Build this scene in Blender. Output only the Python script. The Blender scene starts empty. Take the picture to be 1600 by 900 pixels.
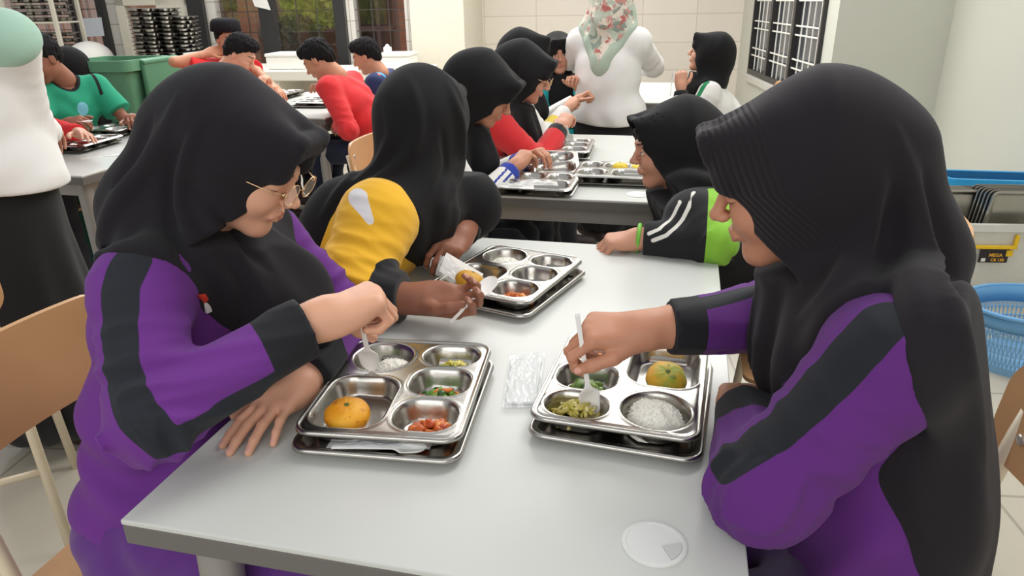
import bpy, bmesh, math, random
import numpy as np
from mathutils import Vector, Matrix

# ------------------------------------------------------------------ camera, world, lights, exposure
SC = bpy.context.scene
COL = SC.collection
YAW, PIT, ROL, FPX = -0.23887599, 0.38558512, -0.0170691, 1100.0
CAMP = np.array([0.0, 0.0, 1.35])
_cy, _sy = math.cos(YAW), math.sin(YAW)
CW = np.array([_sy*math.cos(PIT), _cy*math.cos(PIT), -math.sin(PIT)])
_r0 = np.array([_cy, -_sy, 0.0]); _u0 = np.cross(_r0, CW)
CR = _r0*math.cos(ROL) + _u0*math.sin(ROL); CU = -_r0*math.sin(ROL) + _u0*math.cos(ROL)
cam_d = bpy.data.cameras.new('camera'); cam = bpy.data.objects.new('camera', cam_d); COL.objects.link(cam)
cam_d.sensor_width = 36.0; cam_d.lens = 36.0*FPX/1600.0; cam_d.clip_start = 0.02; cam_d.clip_end = 200
_m = Matrix(((CR[0], CU[0], -CW[0], CAMP[0]), (CR[1], CU[1], -CW[1], CAMP[1]), (CR[2], CU[2], -CW[2], CAMP[2]), (0, 0, 0, 1)))
cam.matrix_world = _m
SC.camera = cam
SC.view_settings.view_transform = 'Standard'; SC.view_settings.look = 'None'
SC.view_settings.exposure = 0.0; SC.view_settings.gamma = 1.0; SC.view_settings.use_curve_mapping = False
SC.cycles.use_denoising = True
SC.cycles.max_bounces = 6; SC.cycles.diffuse_bounces = 3; SC.cycles.glossy_bounces = 3
SC.cycles.transparent_max_bounces = 8; SC.cycles.caustics_reflective = True; SC.cycles.blur_glossy = 1.0; SC.cycles.sample_clamp_indirect = 6.0; SC.cycles.caustics_refractive = False

wld = bpy.data.worlds.new('world'); SC.world = wld; wld.use_nodes = True
_nt = wld.node_tree; _bg = _nt.nodes['Background']
_tc = _nt.nodes.new('ShaderNodeTexCoord'); _sx = _nt.nodes.new('ShaderNodeSeparateXYZ'); _cr = _nt.nodes.new('ShaderNodeValToRGB')
_nt.links.new(_tc.outputs['Generated'], _sx.inputs[0]); _nt.links.new(_sx.outputs['Z'], _cr.inputs[0])
_cr.color_ramp.elements[0].position = 0.0; _cr.color_ramp.elements[0].color = (0.80, 0.77, 0.73, 1)
_cr.color_ramp.elements[1].position = 0.45; _cr.color_ramp.elements[1].color = (0.86, 0.87, 0.88, 1)
_nt.links.new(_cr.outputs[0], _bg.inputs[0]); _bg.inputs[1].default_value = 0.66

def area(name, loc, target, sx, sy, power, color=(1, 1, 1)):
    d = bpy.data.lights.new(name, 'AREA'); d.shape = 'RECTANGLE'; d.size = sx; d.size_y = sy; d.energy = power; d.color = color
    o = bpy.data.objects.new(name, d); COL.objects.link(o); o.location = loc
    o.rotation_euler = (Vector(target)-Vector(loc)).to_track_quat('-Z', 'Y').to_euler()
    return o
area('ceiling_light_over_tables', (0.55, 2.5, 2.95), (-0.4, 1.0, 0.7), 0.9, 1.2, 40, (1, 0.98, 0.95))
area('ceiling_light_back', (-1.5, 5.2, 3.0), (-1.5, 5.2, 0), 4.0, 2.5, 130, (1, 0.98, 0.94))
area('daylight_from_doors', (-4.4, 6.0, 3.0), (-0.3, 1.6, 0.8), 3.0, 1.6, 80, (0.97, 0.99, 1))
area('daylight_from_right_windows', (0.8, 6.6, 2.9), (-0.6, 3.5, 0.8), 2.0, 1.4, 45, (1, 0.98, 0.95))

area('fill_light_behind_camera', (-0.2, -2.2, 2.3), (-0.2, 1.2, 0.8), 3.4, 2.0, 48, (1, 0.99, 0.97))  # added fill with no visible source, brightens spoons, faces and jackets from the front

# ------------------------------------------------------------------ placing helpers
def at(px, py, Y=None, z=None, x=None, d=None):
    """the place that the photograph shows at this pixel, at a known real depth or height"""
    v = CW + (px-800)/FPX*CR - (py-450)/FPX*CU
    t = d if d is not None else Y/v[1] if Y is not None else (z-CAMP[2])/v[2] if z is not None else x/v[0]
    return CAMP + t*v
TH = math.radians(7.5)
RU = np.array([math.cos(TH), math.sin(TH), 0]); RV = np.array([-math.sin(TH), math.cos(TH), 0])
def room(s, t, z=0.0):
    return RU*s + RV*t + np.array([0, 0, z])

# ------------------------------------------------------------------ materials
def lin(c):
    if isinstance(c, str):
        c = [int(c[i:i+2], 16)/255 for i in (0, 2, 4)]
    return tuple(x/12.92 if x <= 0.04045 else ((x+0.055)/1.055)**2.4 for x in c[:3]) + (1.0,)
MATS = {}
def mat(name, color, rough=0.6, metal=0.0, var=0.06, vscale=30, bump=0.0, bscale=200, spec=0.5, trans=0.0, alpha=1.0, emit=0.0, sheen=0.0, aniso=None, brough=None):
    if name in MATS: return MATS[name]
    m = bpy.data.materials.new(name); m.use_nodes = True; nt = m.node_tree; N = nt.nodes; L = nt.links
    b = N['Principled BSDF']; c = lin(color)
    tc = N.new('ShaderNodeTexCoord'); nz = N.new('ShaderNodeTexNoise'); nz.inputs['Scale'].default_value = vscale; nz.inputs['Detail'].default_value = 3
    L.new(tc.outputs['Object'], nz.inputs['Vector'])
    mx = N.new('ShaderNodeMix'); mx.data_type = 'RGBA'; L.new(nz.outputs['Fac'], mx.inputs[0])
    mx.inputs[6].default_value = tuple(max(0, x*(1-var)) for x in c[:3])+(1,); mx.inputs[7].default_value = tuple(min(1, x*(1+var)) for x in c[:3])+(1,)
    L.new(mx.outputs[2], b.inputs['Base Color'])
    b.inputs['Roughness'].default_value = rough; b.inputs['Metallic'].default_value = metal
    b.inputs['Specular IOR Level'].default_value = spec
    if trans: b.inputs['Transmission Weight'].default_value = trans
    if alpha < 1: b.inputs['Alpha'].default_value = alpha
    if sheen: b.inputs['Sheen Weight'].default_value = sheen; b.inputs['Sheen Roughness'].default_value = 0.5
    if emit:
        b.inputs['Emission Color'].default_value = c; b.inputs['Emission Strength'].default_value = emit
    if bump:
        n2 = N.new('ShaderNodeTexNoise'); n2.inputs['Scale'].default_value = bscale; L.new(tc.outputs['Object'], n2.inputs['Vector'])
        bp = N.new('ShaderNodeBump'); bp.inputs['Strength'].default_value = bump; bp.inputs['Distance'].default_value = 0.002
        L.new(n2.outputs['Fac'], bp.inputs['Height']); L.new(bp.outputs[0], b.inputs['Normal'])
    MATS[name] = m
    return m

def zmat(name, base, zones, rough=0.85, bump=0.25, bscale=900, sheen=0.0, var=0.05, spec=0.3, sss=0.0):
    """cloth or skin with pattern areas: each zone is (attribute, colour) and shows where the attribute is above zero"""
    if name in MATS: return MATS[name]
    m = bpy.data.materials.new(name); m.use_nodes = True; nt = m.node_tree; N = nt.nodes; L = nt.links
    b = N['Principled BSDF']; c = lin(base)
    tc = N.new('ShaderNodeTexCoord'); nz = N.new('ShaderNodeTexNoise'); nz.inputs['Scale'].default_value = 14; nz.inputs['Detail'].default_value = 4
    L.new(tc.outputs['Object'], nz.inputs['Vector'])
    mx = N.new('ShaderNodeMix'); mx.data_type = 'RGBA'; L.new(nz.outputs['Fac'], mx.inputs[0])
    mx.inputs[6].default_value = tuple(x*(1-var) for x in c[:3])+(1,); mx.inputs[7].default_value = tuple(min(1, x*(1+var)) for x in c[:3])+(1,)
    cur = mx.outputs[2]
    for z in zones:
        an, zc = z[0], z[1]; soft = z[2] if len(z) > 2 else 0.0006
        a = N.new('ShaderNodeAttribute'); a.attribute_name = an
        mr = N.new('ShaderNodeMapRange'); mr.inputs[1].default_value = -soft; mr.inputs[2].default_value = soft
        L.new(a.outputs['Fac'], mr.inputs[0])
        m2 = N.new('ShaderNodeMix'); m2.data_type = 'RGBA'; L.new(mr.outputs[0], m2.inputs[0]); L.new(cur, m2.inputs[6]); m2.inputs[7].default_value = lin(zc)
        cur = m2.outputs[2]
    L.new(cur, b.inputs['Base Color']); b.inputs['Roughness'].default_value = rough; b.inputs['Specular IOR Level'].default_value = spec
    if sheen: b.inputs['Sheen Weight'].default_value = sheen; b.inputs['Sheen Roughness'].default_value = 0.6
    if sss:
        b.inputs['Subsurface Weight'].default_value = sss; b.inputs['Subsurface Radius'].default_value = (0.012, 0.005, 0.003); b.inputs['Subsurface Scale'].default_value = 0.5
    if bump:
        n2 = N.new('ShaderNodeTexNoise'); n2.inputs['Scale'].default_value = bscale; n2.inputs['Detail'].default_value = 1; L.new(tc.outputs['Object'], n2.inputs['Vector'])
        bp = N.new('ShaderNodeBump'); bp.inputs['Strength'].default_value = bump; bp.inputs['Distance'].default_value = 0.001
        L.new(n2.outputs['Fac'], bp.inputs['Height']); L.new(bp.outputs[0], b.inputs['Normal'])
    MATS[name] = m
    return m

# ------------------------------------------------------------------ object helpers
def thing(name, label, cat, loc=(0, 0, 0), rz=0.0, group=None):
    o = bpy.data.objects.new(name, None); COL.objects.link(o); o.empty_display_size = 0.05
    o.location = tuple(float(v) for v in loc); o.rotation_euler = (0, 0, rz); o['label'] = label; o['category'] = cat
    if group: o['group'] = group
    return o
def tag(o, label=None, cat=None, group=None, kind=None):
    if label: o['label'] = label
    if cat: o['category'] = cat
    if group: o['group'] = group
    if kind: o['kind'] = kind
    return o
def link(name, me, m, parent=None, smooth=True, loc=None, local=False):
    """link a mesh; parent given: mesh coordinates are the parent's own when local, else world ones brought into the parent's frame"""
    o = bpy.data.objects.new(name, me); COL.objects.link(o)
    for mm in (m if isinstance(m, (list, tuple)) else [m]): me.materials.append(mm)
    if smooth and len(me.polygons): me.polygons.foreach_set('use_smooth', [True]*len(me.polygons))
    if parent is not None:
        o.parent = parent
        if not local:
            M = Matrix.Identity(4); p = parent; ch = []
            while p is not None: ch.append(p); p = p.parent
            for p in reversed(ch): M = M @ p.matrix_basis if p.type == 'EMPTY' or True else M
            me.transform(M.inverted())
    if loc is not None: o.location = tuple(float(v) for v in loc)
    return o
class MB:
    """collects shapes into one mesh"""
    def __init__(s): s.v = []; s.f = []; s.mi = []; s.cur = 0
    def add(s, vs, fs):
        b = len(s.v); s.v += [tuple(float(c) for c in v) for v in vs]; s.f += [tuple(b+i for i in f) for f in fs]; s.mi += [s.cur]*len(fs); return s
    def box(s, c, size, rz=0.0, bev=0.0, R=None):
        hx, hy, hz = [v/2 for v in size]; bm = bmesh.new(); bmesh.ops.create_cube(bm, size=1)
        for v in bm.verts: v.co = Vector((v.co.x*2*hx, v.co.y*2*hy, v.co.z*2*hz))
        if bev > 0: bmesh.ops.bevel(bm, geom=list(bm.edges), offset=min(bev, hx*.95, hy*.95, hz*.95), segments=2, profile=0.5, affect='EDGES')
        Rm = R if R is not None else Matrix.Rotation(rz, 3, 'Z'); c = Vector([float(x) for x in c])
        bm.verts.ensure_lookup_table(); bm.verts.index_update()
        s.add([Rm @ v.co + c for v in bm.verts], [[v.index for v in f.verts] for f in bm.faces]); bm.free(); return s
    def tube(s, pts, rad, n=10, cap=True, closed=False):
        P = [Vector([float(c) for c in p]) for p in pts]; k = len(P)
        rads = rad if isinstance(rad, (list, tuple)) else [rad]*k
        prev = None; rings = []
        for i, p in enumerate(P):
            if closed: t = (P[(i+1) % k]-P[i-1]).normalized()
            else: t = (P[min(i+1, k-1)]-P[max(i-1, 0)]).normalized()
            if prev is None:
                a = Vector((0, 0, 1)) if abs(t.z) < 0.9 else Vector((1, 0, 0)); nrm = (a-a.dot(t)*t).normalized()
            else: nrm = (prev-prev.dot(t)*t).normalized()
            prev = nrm; bn = t.cross(nrm)
            rings.append([p+(nrm*math.cos(2*math.pi*j/n)+bn*math.sin(2*math.pi*j/n))*rads[i] for j in range(n)])
        vs = [v for r in rings for v in r]; fs = []
        for i in range(k if closed else k-1):
            a, b = i*n, ((i+1) % k)*n
            for j in range(n): fs.append((a+j, a+(j+1) % n, b+(j+1) % n, b+j))
        if cap and not closed: fs.append(tuple(reversed(range(n)))); fs.append(tuple((k-1)*n+j for j in range(n)))
        return s.add(vs, fs)
    def lathe(s, prof, c=(0, 0, 0), n=24, R=None):
        vs = []; fs = []; k = len(prof)
        for (r, z) in prof:
            for j in range(n):
                a = 2*math.pi*j/n; v = Vector((r*math.cos(a), r*math.sin(a), z))
                if R is not None: v = R @ v
                vs.append(v+Vector([float(x) for x in c]))
        for i in range(k-1):
            for j in range(n): fs.append((i*n+j, i*n+(j+1) % n, (i+1)*n+(j+1) % n, (i+1)*n+j))
        fs.append(tuple(reversed(range(n)))); fs.append(tuple((k-1)*n+j for j in range(n)))
        return s.add(vs, fs)
    def prism(s, poly, z0, z1):
        k = len(poly); vs = [(x, y, z0) for x, y in poly]+[(x, y, z1) for x, y in poly]
        fs = [tuple(reversed(range(k))), tuple(range(k, 2*k))]+[(i, (i+1) % k, k+(i+1) % k, k+i) for i in range(k)]
        return s.add(vs, fs)
    def mesh(s, name):
        me = bpy.data.meshes.new(name); me.from_pydata(s.v, [], s.f); me.validate(); me.update()
        if len(me.polygons) == len(s.mi) and any(s.mi): me.polygons.foreach_set('material_index', s.mi)
        return me
    def build(s, name, m, parent=None, smooth=False, local=False, loc=None, auto=None, recalc=True):
        me = s.mesh(name)
        if recalc:
            bm = bmesh.new(); bm.from_mesh(me); bmesh.ops.recalc_face_normals(bm, faces=list(bm.faces)); bm.to_mesh(me); bm.free()
        o = link(name, me, m, parent, smooth, loc, local)
        if auto:
            bm = bmesh.new(); bm.from_mesh(me)
            for f in bm.faces: f.smooth = True
            for e in bm.edges:
                if len(e.link_faces) == 2 and e.calc_face_angle(0) > math.radians(auto): e.smooth = False
            bm.to_mesh(me); bm.free()
        return o
def rrect(w, h, r, n=5, cx=0, cy=0):
    P = []
    for sx, sy, a0 in ((1, 1, 0), (-1, 1, 90), (-1, -1, 180), (1, -1, 270)):
        for i in range(n+1):
            a = math.radians(a0+90*i/n); P.append((cx+sx*(w/2-r)+r*math.cos(a), cy+sy*(h/2-r)+r*math.sin(a)))
    return P
def dup(root, loc=None, rz=None, label=None, group=None):
    r = root.copy(); COL.objects.link(r)
    if loc is not None: r.location = tuple(float(v) for v in loc)
    if rz is not None: r.rotation_euler = (0, 0, rz)
    if label: r['label'] = label
    if group: r['group'] = group
    for ch in list(root.children):
        c = ch.copy(); COL.objects.link(c); c.parent = r
        for g in list(ch.children):
            e = g.copy(); COL.objects.link(e); e.parent = c
    return r
# ------------------------------------------------------------------ the room
S_WIN, S_NEAR, T_STEP, T_BACK, T_GL = 1.70, 2.45, 5.5, 8.6, 7.4
def rbox(mb, s0, s1, t0, t1, z0, z1, bev=0.0):
    c = room((s0+s1)/2, (t0+t1)/2, (z0+z1)/2); return mb.box(c, (abs(s1-s0), abs(t1-t0), abs(z1-z0)), rz=TH, bev=bev)
def struct(o): o['kind'] = 'structure'; return o
def tile_mat(name, c1, grout, size_x, size_y, rough, gw=0.006, var=0.04, axes='xy', off=0.0):
    m = bpy.data.materials.new(name); m.use_nodes = True; nt = m.node_tree; N = nt.nodes; L = nt.links; b = N['Principled BSDF']
    geo = N.new('ShaderNodeNewGeometry'); mp = N.new('ShaderNodeMapping'); mp.vector_type = 'POINT'; mp.inputs['Rotation'].default_value = (0, 0, -TH)
    L.new(geo.outputs['Position'], mp.inputs[0])
    if axes == 'xz':
        sp = N.new('ShaderNodeSeparateXYZ'); cb = N.new('ShaderNodeCombineXYZ'); L.new(mp.outputs[0], sp.inputs[0])
        L.new(sp.outputs['X'], cb.inputs['X']); L.new(sp.outputs['Z'], cb.inputs['Y']); src = cb.outputs[0]
    else: src = mp.outputs[0]
    br = N.new('ShaderNodeTexBrick'); br.offset = off; br.inputs['Scale'].default_value = 1.0; br.inputs['Mortar Size'].default_value = gw
    br.inputs['Brick Width'].default_value = size_x; br.inputs['Row Height'].default_value = size_y; br.inputs['Bias'].default_value = 0
    c = lin(c1); br.inputs['Color1'].default_value = c; br.inputs['Color2'].default_value = tuple(x*(1-var) for x in c[:3])+(1,); br.inputs['Mortar'].default_value = lin(grout)
    br.inputs['Mortar Smooth'].default_value = 0.3
    L.new(src, br.inputs['Vector'])
    nz = N.new('ShaderNodeTexNoise'); nz.inputs['Scale'].default_value = 3.0; nz.inputs['Detail'].default_value = 6; L.new(src, nz.inputs['Vector'])
    mx = N.new('ShaderNodeMix'); mx.data_type = 'RGBA'; mx.blend_type = 'MULTIPLY'; mx.inputs[0].default_value = 1
    rp = N.new('ShaderNodeValToRGB'); rp.color_ramp.elements[0].color = (0.93, 0.92, 0.90, 1); rp.color_ramp.elements[1].color = (1, 1, 1, 1); L.new(nz.outputs['Fac'], rp.inputs[0])
    L.new(br.outputs['Color'], mx.inputs[6]); L.new(rp.outputs[0], mx.inputs[7]); L.new(mx.outputs[2], b.inputs['Base Color'])
    b.inputs['Roughness'].default_value = rough
    MATS[name] = m; return m
m_floor = tile_mat('floor_tiles', 'c2bcad', 'a29c8f', 0.6, 0.6, 0.16)
m_wall = mat('wall_paint', 'd0d1c6', 0.7, var=0.02, vscale=2)
m_walltile = tile_mat('wall_tiles', 'f3ebe0', 'd8ccbd', 0.6, 0.3, 0.3, axes='xz', gw=0.005)
m_white = mat('white_paint', 'eeece6', 0.6, var=0.02)
m_cream = mat('cream_paint', 'e6e0cf', 0.55, var=0.03)
m_blackframe = mat('black_frame', '2b2a2a', 0.4)
m_glass = mat('window_glass', 'f4f8fa', 0.03, trans=1.0, alpha=0.25, var=0)
m_ctile = tile_mat('post_tiles', 'e9e6df', 'bdb8ae', 0.3, 0.2, 0.3, axes='xz', gw=0.006)
fl = MB(); P = [room(-9, -3), room(3.2, -3), room(3.2, 9.4), room(-9, 9.4)]
fl.add([(p[0], p[1], 0) for p in P]+[(p[0], p[1], -0.1) for p in P], [(0, 1, 2, 3), (7, 6, 5, 4), (0, 4, 5, 1), (1, 5, 6, 2), (2, 6, 7, 3), (3, 7, 4, 0)])
struct(fl.build('floor', m_floor))
m = MB(); rbox(m, -1.22, S_WIN+0.2, T_BACK, T_BACK+0.15, 0, 3.2); struct(m.build('wall_back', m_walltile))
m = MB(); rbox(m, -1.76, -1.22, T_GL-0.1, T_BACK+0.15, 0, 3.2, 0.01); struct(m.build('wall_back_pillar', m_cream))
# right wall with its window, then the step out to the nearer stretch
W0, W1, WZ0, WZ1 = 5.62, 7.95, 0.62, 1.95
m = MB(); rbox(m, S_WIN, S_WIN+0.15, T_STEP, W0, 0, 3.2); rbox(m, S_WIN, S_WIN+0.15, W1, T_BACK, 0, 3.2)
rbox(m, S_WIN, S_WIN+0.15, W0, W1, 0, WZ0); rbox(m, S_WIN, S_WIN+0.15, W0, W1, WZ1, 3.2)
struct(m.build('wall_right', m_wall))
m = MB(); rbox(m, S_WIN, S_NEAR+.15, T_STEP-0.12, T_STEP, 0, 3.2); struct(m.build('wall_right_return', m_wall))
m = MB(); rbox(m, S_NEAR, S_NEAR+.15, -3, T_STEP-0.1, 0, 3.2); struct(m.build('wall_right_near', m_wall))
wr = thing('window_1', None or 'black framed three pane window with white security grille in the right wall', 'window', room(S_WIN, (W0+W1)/2, WZ0)); wr['kind'] = 'structure'
f = MB(); rbox(f, S_WIN-0.03, S_WIN+0.05, W0, W1, WZ0, WZ0+0.05); rbox(f, S_WIN-0.03, S_WIN+0.05, W0, W1, WZ1-0.05, WZ1)
cw = (W1-W0)/3
for i in range(4):
    t = W0+i*cw; rbox(f, S_WIN-0.03, S_WIN+0.05, max(W0, t-0.035), min(W1, t+0.035), WZ0, WZ1)
f.build('window_frame', m_blackframe, wr)
si = MB(); rbox(si, S_WIN-0.06, S_WIN, W0-0.03, W1+0.03, WZ0-0.07, WZ0-0.001, 0.008); si.build('window_sill', mat('sill_grey', 'c9c7bf', 0.5), wr)
for i in range(3):
    a, b = W0+i*cw+0.04, W0+(i+1)*cw-0.04
    g = MB(); rbox(g, S_WIN+0.02, S_WIN+0.025, a, b, WZ0+0.05, WZ1-0.05); g.build('window_pane', mat('pane_grey', '50545a', 0.12, var=0.25, vscale=2.5), wr)
    g = MB()
    rbox(g, S_WIN-0.012, S_WIN-0.002, a, a+0.07, WZ0+0.05, WZ1-0.05)
    for k in range(1, 4):
        t = a+0.07+(b-a-0.07)*k/4; rbox(g, S_WIN-0.01, S_WIN-0.002, t-0.006, t+0.006, WZ0+0.05, WZ1-0.05)
    for k in range(5):
        z = WZ0+0.18+k*0.26
        rbox(g, S_WIN-0.012, S_WIN-0.004, a, b, z, z+0.012); rbox(g, S_WIN-0.012, S_WIN-0.004, a, b, z+0.07, z+0.082)
    g.build('window_grille', m_white, wr)
# glazed doors at the back left: black and cream uprights, panes between them
def sx_(px, t=T_GL):                      # where along the back wall this column of the photograph stands
    v = CW + (px-800)/FPX*CR - (20-450)/FPX*CU
    return float((t/(v@RV))*(v@RU))
posts = [(-9.0, sx_(20), 'c')]
blk = [(157, 168), (298, 322), (408, 430), (524, 541), (642, 655)]
m = MB(); 
for i, (a, b) in enumerate(blk):
    o = MB(); rbox(o, sx_(a), sx_(b), T_GL-0.06, T_GL+0.06, 0, 3.0); ob = o.build('trim_%d' % (i+1), m_blackframe); struct(ob)
wht = [(168, 184), (322, 336), (541, 553), (632, 641)]
for i, (a, b) in enumerate(wht):
    o = MB(); rbox(o, sx_(a)+0.002, sx_(b), T_GL+0.0, T_GL+0.12, 0, 3.0); struct(o.build('wall_post', m_ctile))
o = MB(); rbox(o, -9, sx_(655), T_GL-0.02, T_GL+0.1, 2.5, 3.2); struct(o.build('wall_back_header', m_cream))
o = MB(); rbox(o, sx_(-60), sx_(-30), T_GL-0.05, T_GL+0.1, 0, 3.0); struct(o.build('wall_post', m_cream))
spans = [(sx_(-30), sx_(157), 0.05), (sx_(336), sx_(408), 0.6), (sx_(430), sx_(524), 0.6), (sx_(553), sx_(632), 0.6)]
for i, (a, b, z0) in enumerate(spans):
    w2 = thing('window_%d' % (i+2), 'clear glazed panel with thin grille bars in the back left wall', 'window', room((a+b)/2, T_GL, z0)); w2['kind'] = 'structure'
    g = MB(); rbox(g, a+0.005, b-0.005, T_GL+0.02, T_GL+0.026, z0, 2.5); g.build('window_pane', m_glass, w2)
    g = MB(); n = max(3, int((b-a)/0.16))
    for k in range(1, n): 
        s = a+(b-a)*k/n; rbox(g, s-0.004, s+0.004, T_GL+0.04, T_GL+0.048, z0, 2.5)
    for k in range(int((2.5-z0)/0.2)):
        rbox(g, a, b, T_GL+0.04, T_GL+0.048, z0+0.1+k*0.2, z0+0.107+k*0.2)
    if i == 0:
        for c_ in (sx_(112), sx_(122)): rbox(g, c_-0.02, c_+0.012, T_GL-0.03, T_GL+0.05, z0, 2.5)
    g.build('window_grille', mat('grille_dark', '55504c', 0.5), w2)
    if z0 > 0.3:
        g = MB(); rbox(g, a, b, T_GL-0.02, T_GL+0.1, 0, z0-0.002); struct(g.build('wall_sill_block', m_cream))
dr = thing('door_1', 'cream framed glass door beside the tray counter', 'door', room(sx_(208), T_GL, 0)); dr['kind'] = 'structure'
a, b = sx_(185), sx_(297); g = MB()
rbox(g, a, a+0.09, T_GL-0.03, T_GL+0.03, 0.02, 2.3); rbox(g, b-0.34, b, T_GL-0.03, T_GL+0.03, 0.02, 2.3)
for z in (0.02, 0.78, 1.38, 2.2): rbox(g, a, b, T_GL-0.03, T_GL+0.03, z, z+0.09)
g.build('door_frame', m_cream, dr)
g = MB(); rbox(g, a+0.09, b-0.34, T_GL-0.003, T_GL+0.003, 0.1, 2.2); g.build('door_pane', m_glass, dr)

# ------------------------------------------------------------------ outside, beyond the glass
def brick_mat(name, c1, c2, mort, sx=0.22, sy=0.075):
    m = tile_mat(name, c1, mort, sx, sy, 0.8, gw=0.008, axes='xz', off=0.5)
    m.node_tree.nodes['Brick Texture'].inputs['Color2'].default_value = lin(c2); return m
m_brick = brick_mat('red_brick', 'dc9a7e', 'cc866c', 'b59a88'); m_brick2 = brick_mat('dark_brick', '8a5a4c', '7a4d42', '6d5248', 0.4, 0.3)
g = MB(); c = room(-4, 12.5, -0.06); g.box(c, (16, 9.8, 0.1), rz=TH); struct(g.build('ground_outside', mat('outside_paving', 'a39a90', 0.8)))
def outwall(name, s0, s1, t0, t1, z0, z1, m, label, cat):
    g = MB(); rbox(g, s0, s1, t0, t1, z0, z1, 0.01); return tag(g.build(name, m), label, cat, kind='structure')
def so(px, t): return sx_(px, t)
outwall('outside_wall', so(-80, 11), so(150, 11), 11, 11.2, 0, 1.15, m_brick, 'low brick wall outside behind the green bin', 'wall')
outwall('outside_wall', so(180, 10.5), so(250, 10.5), 10.5, 10.8, 0, 3.0, m_brick, 'red brick wall seen through the cream door', 'wall')
outwall('outside_pillar', so(622, 9.4), so(641, 9.4)+0.12, 9.4, 9.7, 0, 3.0, m_brick, 'orange brick pillar outside beside the white column', 'pillar')
outwall('outside_pillar', so(372, 10.5), so(398, 10.5), 10.5, 10.8, 0, 3.0, m_brick, 'pale orange brick pillar outside behind the boys', 'pillar')
outwall('outside_wall', so(335, 11.5), so(430, 11.5), 11.5, 11.7, 0, 1.15, mat('outside_grey', '857d78', 0.8, var=0.2, vscale=3), 'grey block wall outside behind the boys', 'wall')
outwall('outside_wall', so(425, 11), so(625, 11), 11, 11.2, 0, 1.02, m_brick2, 'dark red brick planter wall outside', 'wall')
g = MB()
s0, s1 = so(556, 10.2), so(617, 10.2)
for z in (0.02, 0.55, 1.02, 1.5, 1.95): rbox(g, s0, s1, 10.2, 10.7, z, z+0.05)
for s in (s0, (s0+s1)/2, s1-0.04): rbox(g, s, s+0.05, 10.2, 10.7, 0, 2.4)
rbox(g, s0, s1, 10.7, 10.75, 0, 2.4)
tag(g.build('outdoor_shelf', mat('brown_shelf', '7a6258', 0.7, var=0.3, vscale=4)), 'tall brown shelf standing outside the last glass panel', 'shelf')
def foliage(name, c, rad, n, m, label, trunk=None):
    n = int(n*1.6)
    rng = random.Random(int(c[0]*100)); root = thing(name, label, 'tree', (c[0], c[1], 0)); g = MB()
    for _ in range(n):
        while True:
            p = Vector((rng.uniform(-1, 1), rng.uniform(-1, 1), rng.uniform(-1, 1)))
            if p.length < 1: break
        q = Vector([float(x) for x in c]) + Vector((p.x*rad[0], p.y*rad[1], p.z*rad[2])); d1 = Vector((rng.gauss(0, 1), rng.gauss(0, 1), rng.gauss(0, 1))).normalized(); d2 = d1.orthogonal().normalized(); s = rng.uniform(.05, .1)
        g.add([q-d1*s, q+d2*s*.5, q+d1*s, q-d2*s*.5], [(0, 1, 2, 3)])
    g.build('foliage', m, root)
    t = MB(); t.tube([(c[0], c[1], 0), (c[0]+.05, c[1], c[2]*.6), (c[0], c[1], c[2])], [.09, .07, .03], 8); t.build('trunk', mat('bark', '6b5a4a', 0.9), root)
m_leaf = mat('leaf_green', 'cfe060', 0.6, var=0.35, vscale=5); m_leaf2 = mat('leaf_deep_green', '7f9a4a', 0.6, var=0.35, vscale=5)
outwall('outside_wall', so(-120, 14), so(660, 14), 14, 14.3, 0, 4.5, brick_mat('far_brick', 'd2b0a2', 'c39a89', '8d7568', 0.6, 0.3), 'far brick facade across the yard behind the glass', 'wall')
foliage('garden_tree', at(505, 15, d=12.5), (.75, .6, .75), 900, m_leaf, 'bright yellow green tree outside behind the middle glass panel')
foliage('garden_tree', at(338, -25, d=12.5), (.5, .5, .5), 500, m_leaf2, 'pale green tree outside between the left glass panels')
foliage('garden_bush', at(455, 55, d=10.3), (.5, .18, .28), 300, mat('bush_green', '5f6a4c', 0.7, var=0.4, vscale=6), 'dark olive bush outside above the planter wall')
# notices on the glass
def sheet(name, pts, m, label, cat, th=0.003):
    A = [np.array(p) for p in pts]; n = np.cross(A[1]-A[0], A[3]-A[0]); n = n/np.linalg.norm(n)*th
    g = MB(); k = len(A); g.add([a for a in A]+[a+n for a in A], [tuple(range(k))[::-1], tuple(range(k, 2*k))]+[(i, (i+1) % k, k+(i+1) % k, k+i) for i in range(k)])
    return tag(g.build(name, m), label, cat)
def wallpt(px, py, t): 
    v = CW + (px-800)/FPX*CR - (py-450)/FPX*CU; return CAMP+(t/(v@RV))*v
sheet('paper_notice', [wallpt(x, y, T_GL-0.065) for x, y in ((124, 29), (158, 27), (163, 56), (129, 58))], mat('pale_blue_paper', 'dfe6ef', 0.7), 'pale blue paper notice stuck on the glass above the green bin', 'notice')
sheet('paper_notice', [wallpt(x, y, T_GL-0.07) for x, y in ((392, -6), (415, -6), (423, 16), (398, 10))], m_white, 'white paper notice at the top of the glass between two black posts', 'notice')
# white upturned tub behind the bin
g = MB(); R_ = 0.2
prof = [(R_*math.cos(math.radians(a)), R_*0.8*math.sin(math.radians(a))) for a in range(0, 90, 12)]+[(0.005, R_*0.8)]
c = wallpt(142, 92, 6.6); g.lathe([(R_+.01, -0.012), (R_+.01, 0)]+prof, c, 28)
tub = thing('rice_tub', 'white domed tub on a stand behind the green wheelie bin', 'tub', (c[0], c[1], 0))
g.build('tub_dome', m_white, tub, smooth=True)
g = MB(); g.lathe([(0.13, -c[2]), (0.15, -c[2]+0.03), (0.15, -0.03), (0.2, -0.013)], c, 24); g.build('tub_stand', m_cream, tub, smooth=False)

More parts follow.
